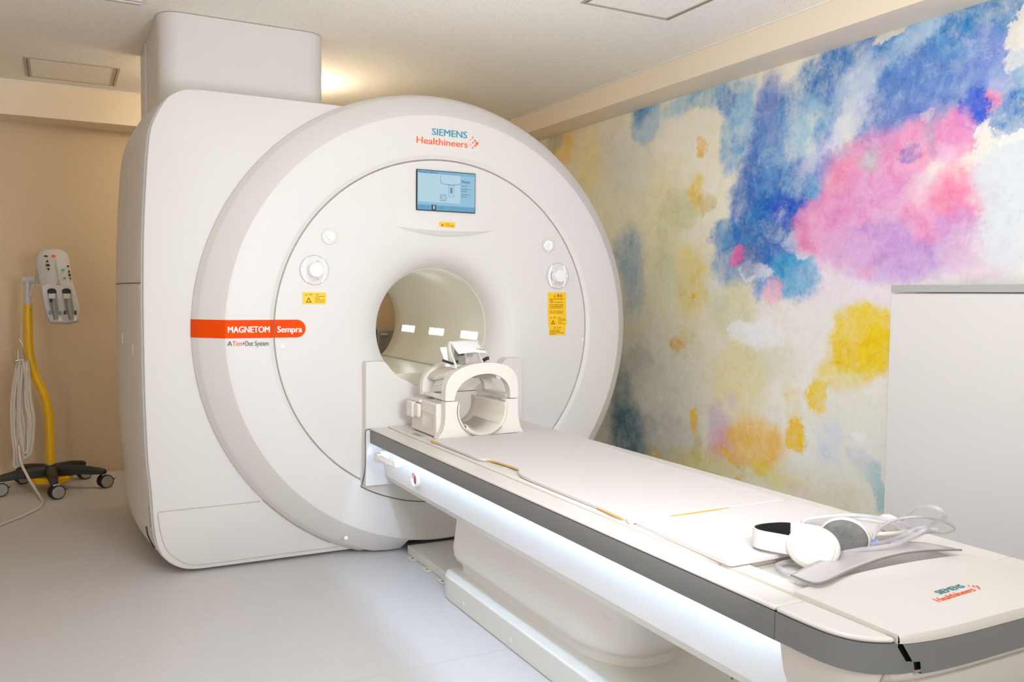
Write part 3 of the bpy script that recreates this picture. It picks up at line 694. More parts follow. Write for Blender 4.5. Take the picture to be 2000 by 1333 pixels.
# screen
scr = box('display_screen', 1.507, 1.815, 3.840, 3.852, 1.650, 1.8435, 'black', scan, bevel=.002)
def screen_mat(name, h, e): return mat(name, (16, 18, 20), .25, emit=.86, ecol=h)
S1 = screen_mat('screen_blue', (150, 200, 226), .62); S2 = screen_mat('screen_pale', (190, 220, 236), .66)
S3 = screen_mat('screen_deep', (104, 168, 204), .5); S4 = screen_mat('screen_line', (90, 150, 190), .4); S5 = screen_mat('screen_ink', (40, 70, 100), .18)
def plate(name, x0, x1, z0, z1, y, m, parent, t=.0006): return box(name, x0, x1, y, y + t, z0, z1, m, parent, bevel=0)
plate('screen_image', 1.511, 1.811, 1.654, 1.8395, 3.8392, S1, scr)
plate('picture_area', 1.514, 1.733, 1.692, 1.826, 3.8386, S2, scr)
plate('header_bar', 1.511, 1.811, 1.826, 1.8395, 3.8386, screen_mat('screen_head', (126, 184, 216), .55), scr)
plate('footer_bar', 1.511, 1.811, 1.654, 1.678, 3.8386, S3, scr)
plate('active_icon', 1.583, 1.606, 1.6545, 1.679, 3.838, S5, scr); plate('icon_page', 1.591, 1.599, 1.659, 1.675, 3.8374, S2, scr)
for (x, z, wd, ht) in ((1.563, 1.664, .006, .01), (1.628, 1.665, .012, .003), (1.633, 1.661, .003, .012), (1.69, 1.671, .016, .004), (1.697, 1.662, .003, .006), (1.53, 1.667, .02, .006)):
    plate('toolbar_icon', x, x + wd, z, z + ht, 3.838, S4, scr)
# little drawing of the scanner and table on the screen
multi('screen_drawing', [loftg([[(1.68 + .052 * math.cos(a), 3.838, 1.79 + .013 * math.sin(a)) for a in [math.radians(180 + i * 180 / 16) for i in range(17)]], [(1.68 + .052 * math.cos(a) * .93, 3.838, 1.79 + .010 * math.sin(a)) for a in [math.radians(180 + i * 180 / 16) for i in range(17)]]], False),
    boxg(1.628, 1.630, 3.8376, 3.8382, 1.79, 1.818), boxg(1.67, 1.6715, 3.8376, 3.8382, 1.722, 1.785), boxg(1.6985, 1.70, 3.8376, 3.8382, 1.722, 1.785), boxg(1.67, 1.70, 3.8376, 3.8382, 1.7215, 1.723),
    boxg(1.679, 1.680, 3.8376, 3.8382, 1.73, 1.783), boxg(1.69, 1.691, 3.8376, 3.8382, 1.73, 1.783), boxg(1.68, 1.69, 3.8376, 3.8382, 1.74, 1.766),
    boxg(1.627, 1.629, 3.8376, 3.8382, 1.70, 1.73), boxg(1.627, 1.66, 3.8376, 3.8382, 1.70, 1.7015), boxg(1.627, 1.66, 3.8376, 3.8382, 1.729, 1.7305),
    loftg([[(1.646 + r * math.cos(a), 3.838, 1.717 + r * math.sin(a)) for a in [math.radians(i * 15) for i in range(24)]] for r in (.012, .0145)]),
    loftg([[(1.646 + r * math.cos(a), 3.838, 1.717 + r * math.sin(a)) for a in [math.radians(i * 15) for i in range(24)]] for r in (.0055, .007)])], S4, scr, smooth=False)
MT['screenink'] = S5
text('screen_text', 'New patient registered', .0105, 'screenink', scr, face_front(1.5125, 3.838, 1.829), .0001, .0002)
text('screen_text', 'Home', .019, 'screenink', scr, face_front(1.737, 3.838, 1.793), .0001, .0002)
for i, s_ in enumerate(('Spine 18', 'Head/Neck 16', 'posterior', 'Head/Neck 16', 'anterior')):
    text('screen_text', s_, .0088, 'screenink', scr, face_front(1.737, 3.838, (1.776, 1.7605, 1.7505, 1.7345, 1.7245)[i]), 0, .0002)

# dials and buttons
def annulus(cx, cz, y, r0, r1, n=40, a0=0, a1=360):
    full = a1 - a0 >= 360; k = n if full else n + 1
    A = [math.radians(a0 + (a1 - a0) * i / n) for i in range(k)]
    return loftg([[(cx + r * math.cos(a), y, cz + r * math.sin(a)) for a in A] for r in (r0, r1)], full)
def dial(cx, cz, s):
    b = multi('dial_plate', [cyl(1, (cx, cz), .066, 3.8485, 3.846, 48)], 'white', scan)
    multi('dial_rim', [annulus(cx, cz, 3.8458, .0648, .0665, 48)], 'midgrey', b)
    for d in (-1, 1):
        arc = [(cx + d * (.036 + .012 * math.sin(math.pi * (k / 10))) if 0 < k < 10 else cx + d * .036, 3.8455, cz - .054 + .108 * k / 10) for k in range(11)]
        tube('light_guide', arc, .0026, 'glowring', b, n=6, sub=2)
    multi('light_dot', [cyl(1, (cx + s * -.056, cz), .0035, 3.8462, 3.8448, 12)], 'glowring', b)
    for (x, z, wd, ht) in ((-.054, .012, .012, .001), (.042, .012, .012, .001), (-.012, -.047, .024, .001)):
        box('fine_mark', cx + x, cx + x + wd, 3.8455, 3.846, cz + z, cz + z + ht, 'groove', b, bevel=0)
    k = multi('knob', [loftg([[(cx + .003 * j * 0 + r * math.cos(math.radians(i * 9)), y, cz + r * math.sin(math.radians(i * 9))) for i in range(40)] for j, (r, y) in enumerate(((.034, 3.846), (.034, 3.816), (.032, 3.811), (.029, 3.8085)))], True, False, True)], 'white2', b, ang=30)
    multi('arrow_arc', [annulus(cx, cz, 3.8452, .0385, .041, 16, -35 if s > 0 else 145, 35 if s > 0 else 215)], 'printgrey', b)
    for q in (1, -1):
        box('arrow_icon', cx + s * .014 - .007, cx + s * .014 + .007, 3.845, 3.8455, cz + q * .04 - .002, cz + q * .04 + .002, 'groove', b, bevel=0)
def button(cx, cz):
    b = multi('button_plate', [cyl(1, (cx, cz), .0365, 3.8485, 3.846, 40)], 'white', scan)
    multi('button_rim', [annulus(cx, cz, 3.8458, .0345, .0365)], 'olive', b)
    multi('light_ring', [annulus(cx, cz, 3.8452, .0175, .022)], 'glowring', b)
    multi('push_button', [cyl(1, (cx, cz), .0165, 3.846, 3.838, 32, .0145)], 'white2', b)
    for (x, z) in ((-.028, .0), (0, -.03)):
        multi('light_dot', [cyl(1, (cx + x, cz + z), .002, 3.846, 3.845, 10)], 'glowring', b)
dial(1.022, 1.355, 1); dial(2.292, 1.354, -1); button(1.090, 1.509); button(2.235, 1.511)

# warning labels
def dashes(x0, x1, z0, n, h, gap, y, parent, fill=.9, seed=1):
    rnd = random.Random(seed); P = []
    for i in range(n):
        x = x0; z = z0 - i * gap; xe = x0 + (x1 - x0) * (fill if rnd.random() > .3 else fill * rnd.uniform(.25, .7))
        while x < xe:
            wd = h * rnd.uniform(.6, 1.0); P.append(boxg(x, x + wd, y, y + .0003, z - h * rnd.uniform(.6, 1) * .8, z)); x += wd + h * .35
    multi('fine_print', P, 'labelink', parent, smooth=False)
def tri(cx, z0, s, y, parent, t=.0022):
    A = [(cx - s / 2, z0), (cx + s / 2, z0), (cx, z0 + s * .9)]
    c = (cx, z0 + s * .3); B = [(c[0] + (p[0] - c[0]) * (1 - t * 6 / s), c[1] + (p[1] - c[1]) * (1 - t * 6 / s)) for p in A]
    V = [(p[0], y, p[1]) for p in A + B]; mesh('warning_triangle', V, [(0, 1, 4, 3), (1, 2, 5, 4), (2, 0, 3, 5)], 'labelink', parent, smooth=False)
def label(x0, x1, z0, z1, y, kind):
    b = box('warning_label', x0, x1, y, y + .0012, z0, z1, 'yellowlabel', scan, bevel=0); yy = y - .0004; W, Hh = x1 - x0, z1 - z0
    if kind == 'small':
        tri(x0 + W * .18, z0 + Hh * .2, Hh * .55, yy, b); dashes(x0 + W * .38, x1 - W * .05, z1 - Hh * .25, 3, Hh * .16, Hh * .27, yy, b, seed=3)
    if kind == 'wide':
        tri(x0 + W * .26, z0 + Hh * .12, Hh * .52, yy, b); tri(x0 + W * .15, z1 - Hh * .26, Hh * .15, yy, b, .001)
        text('heading', '注意', Hh * .17, 'labelink', b, face_front(x0 + W * .25, yy, z1 - Hh * .25), 0, .0002)
        dashes(x0 + W * .54, x1 - W * .04, z1 - Hh * .15, 5, Hh * .09, Hh * .155, yy, b, seed=4)
    if kind == 'tall':
        tri(x0 + W * .37, z1 - Hh * .2, W * .12, yy, b, .0012)
        text('heading', '警告', W * .16, 'labelink', b, face_front(x0 + W * .48, yy, z1 - Hh * .205), .0003, .0002)
        dashes(x0 + W * .1, x1 - W * .08, z1 - Hh * .27, 3, W * .055, Hh * .07, yy, b, seed=5)
        dashes(x0 + W * .1, x1 - W * .08, z1 - Hh * .52, 3, W * .055, Hh * .07, yy, b, seed=6)
        dashes(x0 + W * .1, x1 - W * .08, z1 - Hh * .80, 2, W * .055, Hh * .07, yy, b, seed=7)
    if kind == 'low':
        tri(x0 + W * .33, z1 - Hh * .3, Hh * .22, yy, b, .001)
        text('heading', '注  意', Hh * .2, 'labelink', b, face_front(x0 + W * .46, yy, z1 - Hh * .29), 0, .0002)
        dashes(x0 + W * .05, x1 - W * .04, z1 - Hh * .42, 4, Hh * .11, Hh * .15, yy, b, seed=8)
YL = 3.8478
label(.968, 1.074, 1.202, 1.255, YL, 'wide')
label(2.237, 2.346, 1.150, 1.269, YL, 'tall')
label(2.24, 2.350, 1.098, 1.1475, YL, 'wide')
label(2.246, 2.345, 1.047, 1.0965, YL, 'low')
label(1.624, 1.704, 1.576, 1.600, 3.8338, 'small')

# orange stripe wrapping from the ring side onto the front
def stripe(z0, z1):
    rings = []
    for z in (z0, z1):
        d = z - CZ; R = []
        for (r, y) in ((1.1445, 3.994), (1.1425, 3.9745), (1.1235, 3.9395), (1.1185, 3.933), (1.1095, 3.925), (1.0292, 3.845), (1.0228, 3.8405), (1.0122, 3.8385), (.842, 3.8385), (.836, 3.8388), (.820, 3.8464), (.8168, 3.8485)):
            R.append((CX - math.sqrt(r * r - d * d), y, z))
        rings.append(R)
    return loftg(rings, False)
multi('orange_stripe', [stripe(1.0525, 1.1318)], 'orange', scan, ang=20)
zc, hr = 1.0922, .0396
P = [(.8425, zc - hr), (.942, zc - hr)] + [(.942 + hr * math.sin(a), zc - hr * math.cos(a)) for a in [math.radians(i * 9) for i in range(1, 20)]] + [(.942, zc + hr), (.8425, zc + hr)]
prism('orange_stripe', P, 1, 3.8475, 3.849, 'orange', scan, smooth=False)
text('lettering', 'MAGNETOM', .0385, 'printwhite', scan, face_front(.641, 3.8375, 1.077), .0022, .0004, width=.176)
text('lettering', 'Sempra', .0385, 'printwhite', scan, face_front(.854, 3.8465, 1.0762), .0022, .0004, width=.108)
text('lettering', 'A ', .031, 'printgrey', scan, face_front(.641, 3.8375, 1.0195), .0001, .0004)
text('lettering', 'Tim', .031, 'printorange', scan, face_front(.6615, 3.8375, 1.0193), .0001, .0004, width=.040)
text('lettering', '+Dot System', .031, 'printgrey', scan, face_front(.7025, 3.8375, 1.019), .0001, .0004, width=.112)
# maker's mark: two lines of lettering and a spray of dots
def mark(Mx, parent, c1, c2, k=1.0, fit=None):
    made = []
    T = lambda x, z: Mx @ Matrix.Translation((x, z, 0))
    made.append(text('lettering', 'SIEMENS', .0455 * k, c1, parent, T(.080 * k, .045 * k), .0016 * k, .0004, width=.182 * k))
    made.append(text('lettering', 'Healthineers', .0455 * k, c2, parent, T(0, 0), .0011 * k, .0004, width=.264 * k))
    V, F = [], []
    for (x, z, r) in ((.2735, .028, .0022), (.283, .040, .003), (.2835, .0155, .003), (.2955, .0515, .0042), (.296, .0275, .0042), (.2965, .0025, .0042), (.308, .0375, .0056), (.3085, .0135, .0056), (.319, .0255, .0078)):
        n = len(V); q = 16
        V += [Mx @ Vector((x * k + r * k * math.cos(2 * math.pi * i / q), z * k + r * k * math.sin(2 * math.pi * i / q), .0004)) for i in range(q)]
        F.append(tuple(range(n, n + q)))
    made.append(mesh('logo_dots', V, F, c2, parent, recalc=False, smooth=False))
    if fit:
        for o in made:
            for v in o.data.vertices: v.co.z = fit(v.co.x, v.co.y) + (.0009 if v.co.z > Mx.translation.z else .0004)
mark(face_front(1.501, 3.8392, 1.9645), scan, 'teal', 'printorange')
for (x, z, y) in ((.878, 1.015, 3.849), (2.45, 1.02, 3.849), (1.172, .113, 3.86)):
    multi('screw_cap', [cyl(1, (x, z), .009, y, y - .002, 20)], 'white2', scan)

# floor duct between scanner and table base
duct = thing('floor_duct', 'low cream floor duct with screw tabs between scanner and table base', 'cable duct', (1.65, 3.55, 0))
box('duct_lid', 1.478, 1.83, 3.289, 3.86, .0, .038, 'baseplate', duct, bevel=.003)
for y in (3.755, 3.575, 3.395):
    tb = box('tab', 1.448, 1.482, y - .03, y + .03, .0005, .005, 'cream', duct, bevel=.001)
    multi('screw', [cyl(2, (1.462, y), .006, .0045, .0058, 12)], 'darkgap', tb)
# ------------------------------------------------------------------ patient table
TX = 1.65
tab = thing('patient_table', 'long white patient table with grey side band and lit underside', 'scanner table', (TX, 2.4, 0))
HW = .385; Y1, YE = 1.22, 1.012; YT = 3.792
def outline(inset=0, n=40, ystart=YT, y1=Y1):
    """left side, round foot end, right side of the table plan, as an open line"""
    h, d = HW - inset, (Y1 - YE) - inset
    P = [(TX - h, ystart), (TX - h, 2.6), (TX - h, 1.45), (TX - h, 1.3)]
    for i in range(n + 1):
        a = math.pi * i / n; c, s = math.cos(a), math.sin(a)
        P.append((TX - h * math.copysign(abs(c) ** .5, c), Y1 - d * abs(s) ** .5))
    P += [(TX + h, 1.3), (TX + h, 1.45), (TX + h, 2.6), (TX + h, ystart)]
    return P
def wall(levels, xa=None, xb=None, ya=None, n=40):
    """vertical skin following the outline; levels = (inset, z); optional clip range in x for the part kept"""
    base = outline(0, n); rings = []
    for (ins, z) in levels: rings.append([(p[0], p[1], z) for p in outline(ins, n)])
    return rings
def clip_rings(rings, keep):
    idx = [i for i in range(len(rings[0])) if keep(rings[4][i])]
    return [[r[i] for i in range(idx[0], idx[-1] + 1)] for r in rings]
XI = .298                       # half width of the middle section (board and foot cover)
band_lv = [(.07, .600), (.003, .600), (.003, .5640), (.0005, .5632), (0, .5645), (0, .6205), (.0005, .6218)]
R_ = wall(band_lv, n=80)
# grey band: two long side pieces, and the wrapped ends left and right of the foot cover
sideL = lambda p: p[0] < TX and p[1] > 1.2525
Rs = [[(p[0], p[1], p[2]) for p in r[:4]] for r in R_]
for r in Rs: r[3] = (r[3][0], 1.2535, r[3][2])
loft('side_band', Rs, 'bandgrey', tab, closed=False)
loft('side_band', [[(2 * TX - p[0], p[1], p[2]) for p in r] for r in Rs], 'bandgrey', tab, closed=False)
EDGE = outline(0, 400)
def arc_table(P):
    S = [0]
    for a, b in zip(P, P[1:]): S.append(S[-1] + math.hypot(b[0] - a[0], b[1] - a[1]))
    return S
def on_edge(P, S, s):
    import bisect
    k = min(max(bisect.bisect_right(S, s) - 1, 0), len(P) - 2); t = (s - S[k]) / max(S[k + 1] - S[k], 1e-9)
    return (P[k][0] + (P[k + 1][0] - P[k][0]) * t, P[k][1] + (P[k + 1][1] - P[k][1]) * t)
def s_where(P, S, cond): return next(S[i] for i in range(len(P)) if cond(P[i]))
def patch(inset, sA, sB, rows, n=60):
    P = outline(inset, 400); S = arc_table(P); g = []
    for z in rows:
        a, b = sA(z), sB(z); g.append([(*on_edge(P, S, a + (b - a) * k / n), z) for k in range(n + 1)])
    return g
SE = arc_table(EDGE); s_seam = s_where(EDGE, SE, lambda p: p[1] < 1.301) + 1.3 - 1.2515; s_nw = s_where(EDGE, SE, lambda p: p[0] > TX - XI); s_tot = SE[-1]
def zig(z):     # stepped end of the corner band
    if z > .586: return (.6205 - z) / .0345 * .022
    return .038 + (.586 - z) * .15
ROWS = [.564, .575, .5855, .5865, .60, .612, .6205]
for mir_ in (0, 1):
    g = patch(0, lambda z: s_seam, lambda z: s_nw - .006 + zig(z), ROWS)
    lip = [(x, y + .006, z) for x, y, z in g[0]]; cap_ = [(p[0] + (TX - p[0]) * .02, p[1] + .004, p[2]) for p in g[-1]]
    g = [lip] + g + [cap_]
    if mir_: g = [[(2 * TX - x, y, z) for x, y, z in r] for r in g]
    loft('corner_band', g, 'bandgrey', tab, closed=False, ang=30)
    b = patch(.007, lambda z: s_nw - .03, lambda z: s_nw + .07, [.5645, .6215], 20)
    if mir_: b = [[(2 * TX - x, y, z) for x, y, z in r] for r in b]
    loft('band_gap', b, 'blackfoam', tab, closed=False)
tube('band_gap', [(TX - HW + .001, 1.2525, .564), (TX - HW + .001, 1.2525, .621)], .0012, 'darkgap', tab, n=6, smooth=False)
# white top rails on both sides, split at the foot
def rail(pts, nm):
    V = []; F = []
    for sgn in (1, -1):
        q = [(TX + sgn * (p[0] - TX), p[1]) for p in pts]
        prism(nm, q, 2, .6215, .632, 'cream', tab, bevel=.006, seg=3)
ol = [p for p in outline(0, 80) if p[0] < TX - XI - .004]
rail([(TX - HW, YT), (TX - HW, 1.2535), (TX - XI - .005, 1.2535), (TX - XI - .005, YT)], 'top_rail')
rail([(TX - HW, 1.2515)] + [p for p in ol if p[1] < 1.2515] + [(TX - XI - .005, 1.2515)], 'corner_top')
for s_ in (-1, 1):
    xa, xb = TX + s_ * (XI + .012), TX + s_ * (XI - .006)
    box('groove_floor', min(xa, xb), max(xa, xb), 1.06, YT, .600, .6285, 'olive', tab, bevel=0)
# patient board
prism('patient_board', rrect(TX - XI, TX + XI, 1.515, 3.79, .012, 4), 2, .612, .6365, 'cream', tab, bevel=.004)
box('board_lip', TX - XI + .004, TX - XI + .012, 1.55, 3.45, .634, .639, 'cream', tab)
box('board_lip', TX + XI - .012, TX + XI - .004, 1.55, 3.45, .634, .639, 'cream', tab)
for (x, y, l, d) in ((1.372, 3.33, .085, 1), (1.384, 3.50, .10, 0), (1.93, 2.80, .08, 1), (1.398, 2.72, .05, 1), (1.41, 2.62, .045, 1)):
    box('board_slot', x - .012, x + .012, y - l / 2, y + l / 2, .6362, .6372, 'olive' if d else 'midgrey', tab, bevel=0)
# recessed tray for accessories
def tray():
    P = rrect(1.405, 1.895, 1.296, 1.505, .035, 8)
    Q = rrect(1.418, 1.882, 1.300, 1.497, .035, 8)
    O = rrect(TX - XI + .001, TX + XI - .001, 1.287, 1.514, .001, 8)
    return [[(p[0], p[1], .605) for p in O], [(p[0], p[1], .6345) for p in O], [(p[0], p[1], .6345) for p in P], [(p[0], p[1], .631) for p in P], [(p[0], p[1], .619) for p in Q]]
loft('accessory_tray', tray(), 'cream', tab, cap1=True, ang=40)
# foot cover: domed lid with its own piece of grey band
N_ = 80; full = outline(0, N_)
front = [p for p in outline(-.004, N_) if TX - XI < p[0] < TX + XI]
front = [(TX - XI, front[0][1] + .004)] + front + [(TX + XI, front[-1][1] + .004)]
def dome(x, y):
    return .637 + .012 * sst(0, .24, y - 1.01) * (1 - ((x - TX) / XI) ** 2 * .75) + .004 * (1 - ((x - TX) / XI) ** 2)
G = []
for k in range(13):
    v = k / 12; row = []
    for (x, y) in front:
        yb = 1.286
        yy = y + .004 + (yb - y - .004) * (v ** 1.0)
        row.append((x, yy, dome(x, yy) - (.0 if k else .0)))
    G.append(row)
skirt = [[(x, y + .006, .621) for x, y in front], [(x, y + .0005, .6215) for x, y in front], [(x, y, .626) for x, y in front], [(x, y + .001, .632) for x, y in front]]
loft('foot_cover', skirt + G + [[(x, 1.2865, .60) for x, y in front]], 'cream', tab, closed=False, ang=50)
for s in (-1, 1):
    xx = TX + s * XI; col_ = [(g[0] if s < 0 else g[-1]) for g in G]
    V = [tuple(p) for p in col_] + [(p[0], p[1], .60) for p in col_]; n = len(col_)
    mesh('foot_cover_side', V, [(i, i + 1, n + i + 1, n + i) for i in range(n - 1)], 'cream', tab)
PF = outline(-.004, 400); SF = arc_table(PF); f0_ = s_where(PF, SF, lambda p: p[0] > TX - XI); f1_ = SF[-1] - f0_
fb = patch(-.004, lambda z: f0_ + .004 + zig(z), lambda z: f1_ - .004 - zig(z), [.5615] + ROWS[1:], 90)
loft('foot_band', [[(x, y + .008, z) for x, y, z in fb[0]]] + fb + [[(x, y + .006, z + .0005) for x, y, z in fb[-1]]], 'bandgrey', tab, closed=False, ang=30)
# lit apron below the band
AP = [(.052, .60), (.056, .55), (.062, .50), (.069, .45), (.076, .407), (.101, .374)]
cs = [(TX - HW + i, z) for i, z in AP] + [(TX + HW - i, z) for i, z in reversed(AP)]
prism('apron', cs, 1, 1.2525, 3.793, 'white2', tab, ang=18)
lv = [(.016, .60), (.016, .565), (.014, .5630), (.016, .545), (.025, .50), (.043, .455), (.064, .415), (.085, .388), (.110, .372), (.15, .366)]
R2 = wall(lv, n=60)
R2 = [[p for p in r] for r in R2]
for r in R2:
    r[3] = (r[3][0], 1.2505, r[3][2]); r[-4] = (r[-4][0], 1.2505, r[-4][2])
R2 = [r[3:-3] for r in R2]
loft('end_housing', R2, 'cream', tab, closed=False, cap1=True, ang=40)
# groove of the drawer lip under the foot cover
gv = [p for p in outline(.0135, 60) if TX - XI - .02 < p[0] < TX + XI + .01]
tube('drawer_groove', [(x, y, .5405) for x, y in gv], .0022, 'groove', tab, n=6, sub=2)
tube('drawer_groove', [(gv[0][0], gv[0][1], .5405), (gv[0][0] + .006, gv[0][1] - .004, .562)], .0018, 'groove', tab, n=6, smooth=False)
sc_ = cyl(1, (0, 0), .0125, 0, .002, 24)
Mq = Matrix.Translation((1.345, 1.0595, .5485)) @ Matrix.Rotation(math.radians(-52), 4, 'Z')
mesh('screw_cap', [tuple(Mq @ Vector(v)) for v in sc_[0]], sc_[1], 'olive', tab)
for s in (-1, 1):
    xa, xb = TX + s * (HW - .0198), TX + s * (HW - .0115)
    box('light_strip', min(xa, xb), max(xa, xb), 1.275, 3.72, .5975, .5995, 'led', tab, bevel=0)
SBY, SBZ = 3.375, .470
# pull handle and stop button at the scanner end
hd = multi('pull_handle', [tubeg([(1.282, 3.62, .528), (1.25, 3.60, .527), (1.244, 3.55, .526), (1.25, 3.47, .524), (1.275, 3.44, .520)], .011, 12, 6)], 'white2', tab, ang=60)
prism('handle_body', [(1.236, 3.655), (1.236, 3.60), (1.29, 3.60), (1.29, 3.655)], 2, .506, .545, 'white2', tab, bevel=.005, seg=3)
prism('handle_arm', [(1.238, 3.605), (1.242, 3.47), (1.256, 3.435), (1.29, 3.425), (1.29, 3.45), (1.265, 3.46), (1.256, 3.485), (1.254, 3.605)], 2, .512, .541, 'white2', tab, bevel=.006, seg=3)
box('handle_key', 1.252, 1.262, 3.625, 3.637, .5445, .5455, 'darkgap', tab, bevel=0)
ring = loftg([[(x, SBY + r * math.cos(math.radians(i * 10)), SBZ + r * .92 * math.sin(math.radians(i * 10)) ) for i in range(36)] for (r, x) in ((.039, 1.334), (.038, 1.322), (.035, 1.3175), (.030, 1.3175), (.027, 1.3215), (.0255, 1.3285), (.001, 1.3285))])
st = multi('stop_button_collar', [ring], 'white2', tab)
multi('stop_button', [loftg([[(x, SBY - .006 + r * math.cos(math.radians(i * 12)), SBZ - .002 + r * math.sin(math.radians(i * 12))) for i in range(30)] for (r, x) in ((.0185, 1.3285), (.0185, 1.3225), (.013, 1.3205))], True, False, True)], 'redbutton', st)
# pedestal
def ped(ins, z):
    P = []
    x0, x1, y0, y1 = 1.448 + ins, 1.852 - ins, 2.095 + ins, 3.262 - ins
    for k, (cx_, cy_, a0, rx, ry) in enumerate(((x1 - .03, y1 - .03, 0, .03, .03), (x0 + .03, y1 - .03, 90, .03, .03), (x0 + .15, y0 + .22, 180, .15, .22), (x1 - .15, y0 + .22, 270, .15, .22))):
        for i in range(17):
            a = math.radians(a0 + 90 * i / 16); P.append((cx_ + rx * math.cos(a), cy_ + ry * math.sin(a), z))
    return P
loft('pedestal', [ped(.028, .097), ped(.026, .125), ped(.020, .134), ped(.006, .148), ped(.0, .165), ped(-.004, .20), ped(.002, .26), ped(.008, .33), ped(.008, .40)], 'white2', tab, ang=28)
sm = [(1.478, 2.193, .27), (1.487, 2.173, .258), (1.507, 2.145, .243), (1.536, 2.119, .229), (1.572, 2.103, .218), (1.62, 2.097, .206), (1.66, 2.095, .201), (1.72, 2.094, .20)]
tube('pedestal_crease', sm, .003, 'white2', tab, n=6)
# base cover on the floor
bp_ = [(1.905, 3.18), (1.46, 3.285), (1.425, 3.27), (1.397, 3.215), (1.395, 3.17), (1.395, 1.35), (1.905, 1.35)]
prism('base_cover', bp_, 2, .0, .098, 'baseplate', tab, bevel=.007, seg=3)
for y in (3.03, 2.63, 2.18):
    multi('screw_cap', [cyl(0, (y, .036), .008, 1.3955, 1.3935, 16)], 'white2', tab)
multi('screw', [cyl(2, (1.79, 1.94), .004, .098, .0995, 12)], 'darkgap', tab)
# smoked plastic flap over the tray
def flap():
    low_ = [(1.392, 1.335), (1.391, 1.29), (1.400, 1.270), (1.43, 1.268), (1.50, 1.284), (1.57, 1.298), (1.65, 1.312), (1.73, 1.318), (1.80, 1.315), (1.86, 1.304), (1.905, 1.293)]
    upr = [(1.394, 1.340), (1.42, 1.352), (1.45, 1.362), (1.50, 1.376), (1.57, 1.392), (1.64, 1.402), (1.71, 1.407), (1.78, 1.405), (1.84, 1.396), (1.885, 1.372), (1.912, 1.33)]
    rows = []
    for k in range(7):
        v = k / 6; rows.append([(a[0] + (b[0] - a[0]) * v, a[1] + (b[1] - a[1]) * v, .653 + .010 * (1 - ((a[0] - TX) / .28) ** 2) - .004 * v) for a, b in zip(low_, upr)])
    return rows
rw = flap()
V, F = loftg(rw, False)
o = mesh('smoked_flap', V, F, 'smoke', tab); sd = o.modifiers.new('thick', 'SOLIDIFY'); sd.thickness = .003
tube('flap_edge', [(p[0], p[1], p[2] - .001) for p in rw[0]], .0026, 'smokeedge', tab, n=8, sub=4)
# maker's mark on the foot cover, read from the scanner side
ax = Vector((.1, .025, 0)).normalized()
A = Vector((1.556, 1.100, 0)); B = Vector((1.684, 1.108, 0))
ex = (B - A).normalized(); ey = Vector((-ex.y, ex.x, 0)); ez = Vector((0, 0, 1))
Mk = Matrix(((ex.x, ey.x, 0, A.x), (ex.y, ey.y, 0, A.y), (0, 0, 1, .6535), (0, 0, 0, 1)))
mark(Mk, tab, 'tealdark', 'printorange', .49, dome)

# ------------------------------------------------------------------ mattress pads
def pad(name, P, z0, z1, label, n=4):
    Q = catmull([(p[0], p[1], 0) for p in P + [P[0]]], n)[:-1]; Q = [(q.x, q.y) for q in Q]
    o = prism(name, Q, 2, z0, z1, 'cloth', None, bevel=.007, seg=3, ang=50)
    return tag(o, label, 'mattress', 'mattress pads on the table')
p1 = [(1.368, 3.30), (1.366, 3.26), (1.366, 3.0), (1.368, 2.86), (1.40, 2.80), (1.412, 2.70), (1.412, 2.62), (1.378, 2.55), (1.366, 2.45), (1.364, 2.1), (1.358, 1.95), (1.357, 1.90), (1.366, 1.872), (1.50, 1.872), (1.65, 1.876), (1.80, 1.874), (1.90, 1.872), (1.925, 1.885), (1.93, 1.95), (1.93, 2.3), (1.93, 2.75), (1.922, 2.85), (1.93, 2.95), (1.93, 3.25), (1.925, 3.30), (1.8, 3.306), (1.65, 3.306), (1.5, 3.306)]
q1 = pad('mattress_pad', p1, .638, .649, 'long white mattress pad reaching up to the head coil')
p2 = [(1.362, 1.858), (1.357, 1.80), (1.352, 1.6), (1.348, 1.50), (1.352, 1.478), (1.37, 1.474), (1.5, 1.476), (1.65, 1.478), (1.8, 1.478), (1.92, 1.476), (1.938, 1.49), (1.938, 1.6), (1.934, 1.8), (1.928, 1.862), (1.8, 1.866), (1.65, 1.868), (1.5, 1.864)]
q2 = pad('mattress_pad', p2, .637, .6475, 'short white mattress pad under the headphones')
def sliver(P, z, parent):
    V = [(p[0], p[1], p[2] if len(p) > 2 else z) for p in P]; n = len(V)
    mesh('foam_edge', V + [(v[0], v[1], v[2] - .003) for v in V], [tuple(range(n)), tuple(range(2 * n - 1, n - 1, -1))] + [(i, (i + 1) % n, n + (i + 1) % n, n + i) for i in range(n)], 'tan', parent, smooth=False)
sliver([(1.49, 1.862), (1.56, 1.8605), (1.64, 1.862), (1.70, 1.868), (1.70, 1.876), (1.49, 1.876)], .6478, q1)
sliver([(1.3595, 2.045), (1.354, 1.97), (1.354, 1.92), (1.36, 1.895), (1.372, 1.9), (1.372, 2.04)], .6448, q1)
sliver([(1.372, 2.86), (1.396, 2.80), (1.408, 2.70), (1.409, 2.63), (1.42, 2.63), (1.42, 2.85)], .6455, q1)
sliver([(1.363, 3.30), (1.357, 3.285), (1.356, 3.25), (1.363, 3.22), (1.376, 3.23), (1.376, 3.295)], .6435, q1)
# ------------------------------------------------------------------ head coil
coil = thing('head_coil', 'cream plastic head coil standing at the scanner end of the table', 'head coil', (1.62, 3.48, .64))
KX = 1.613
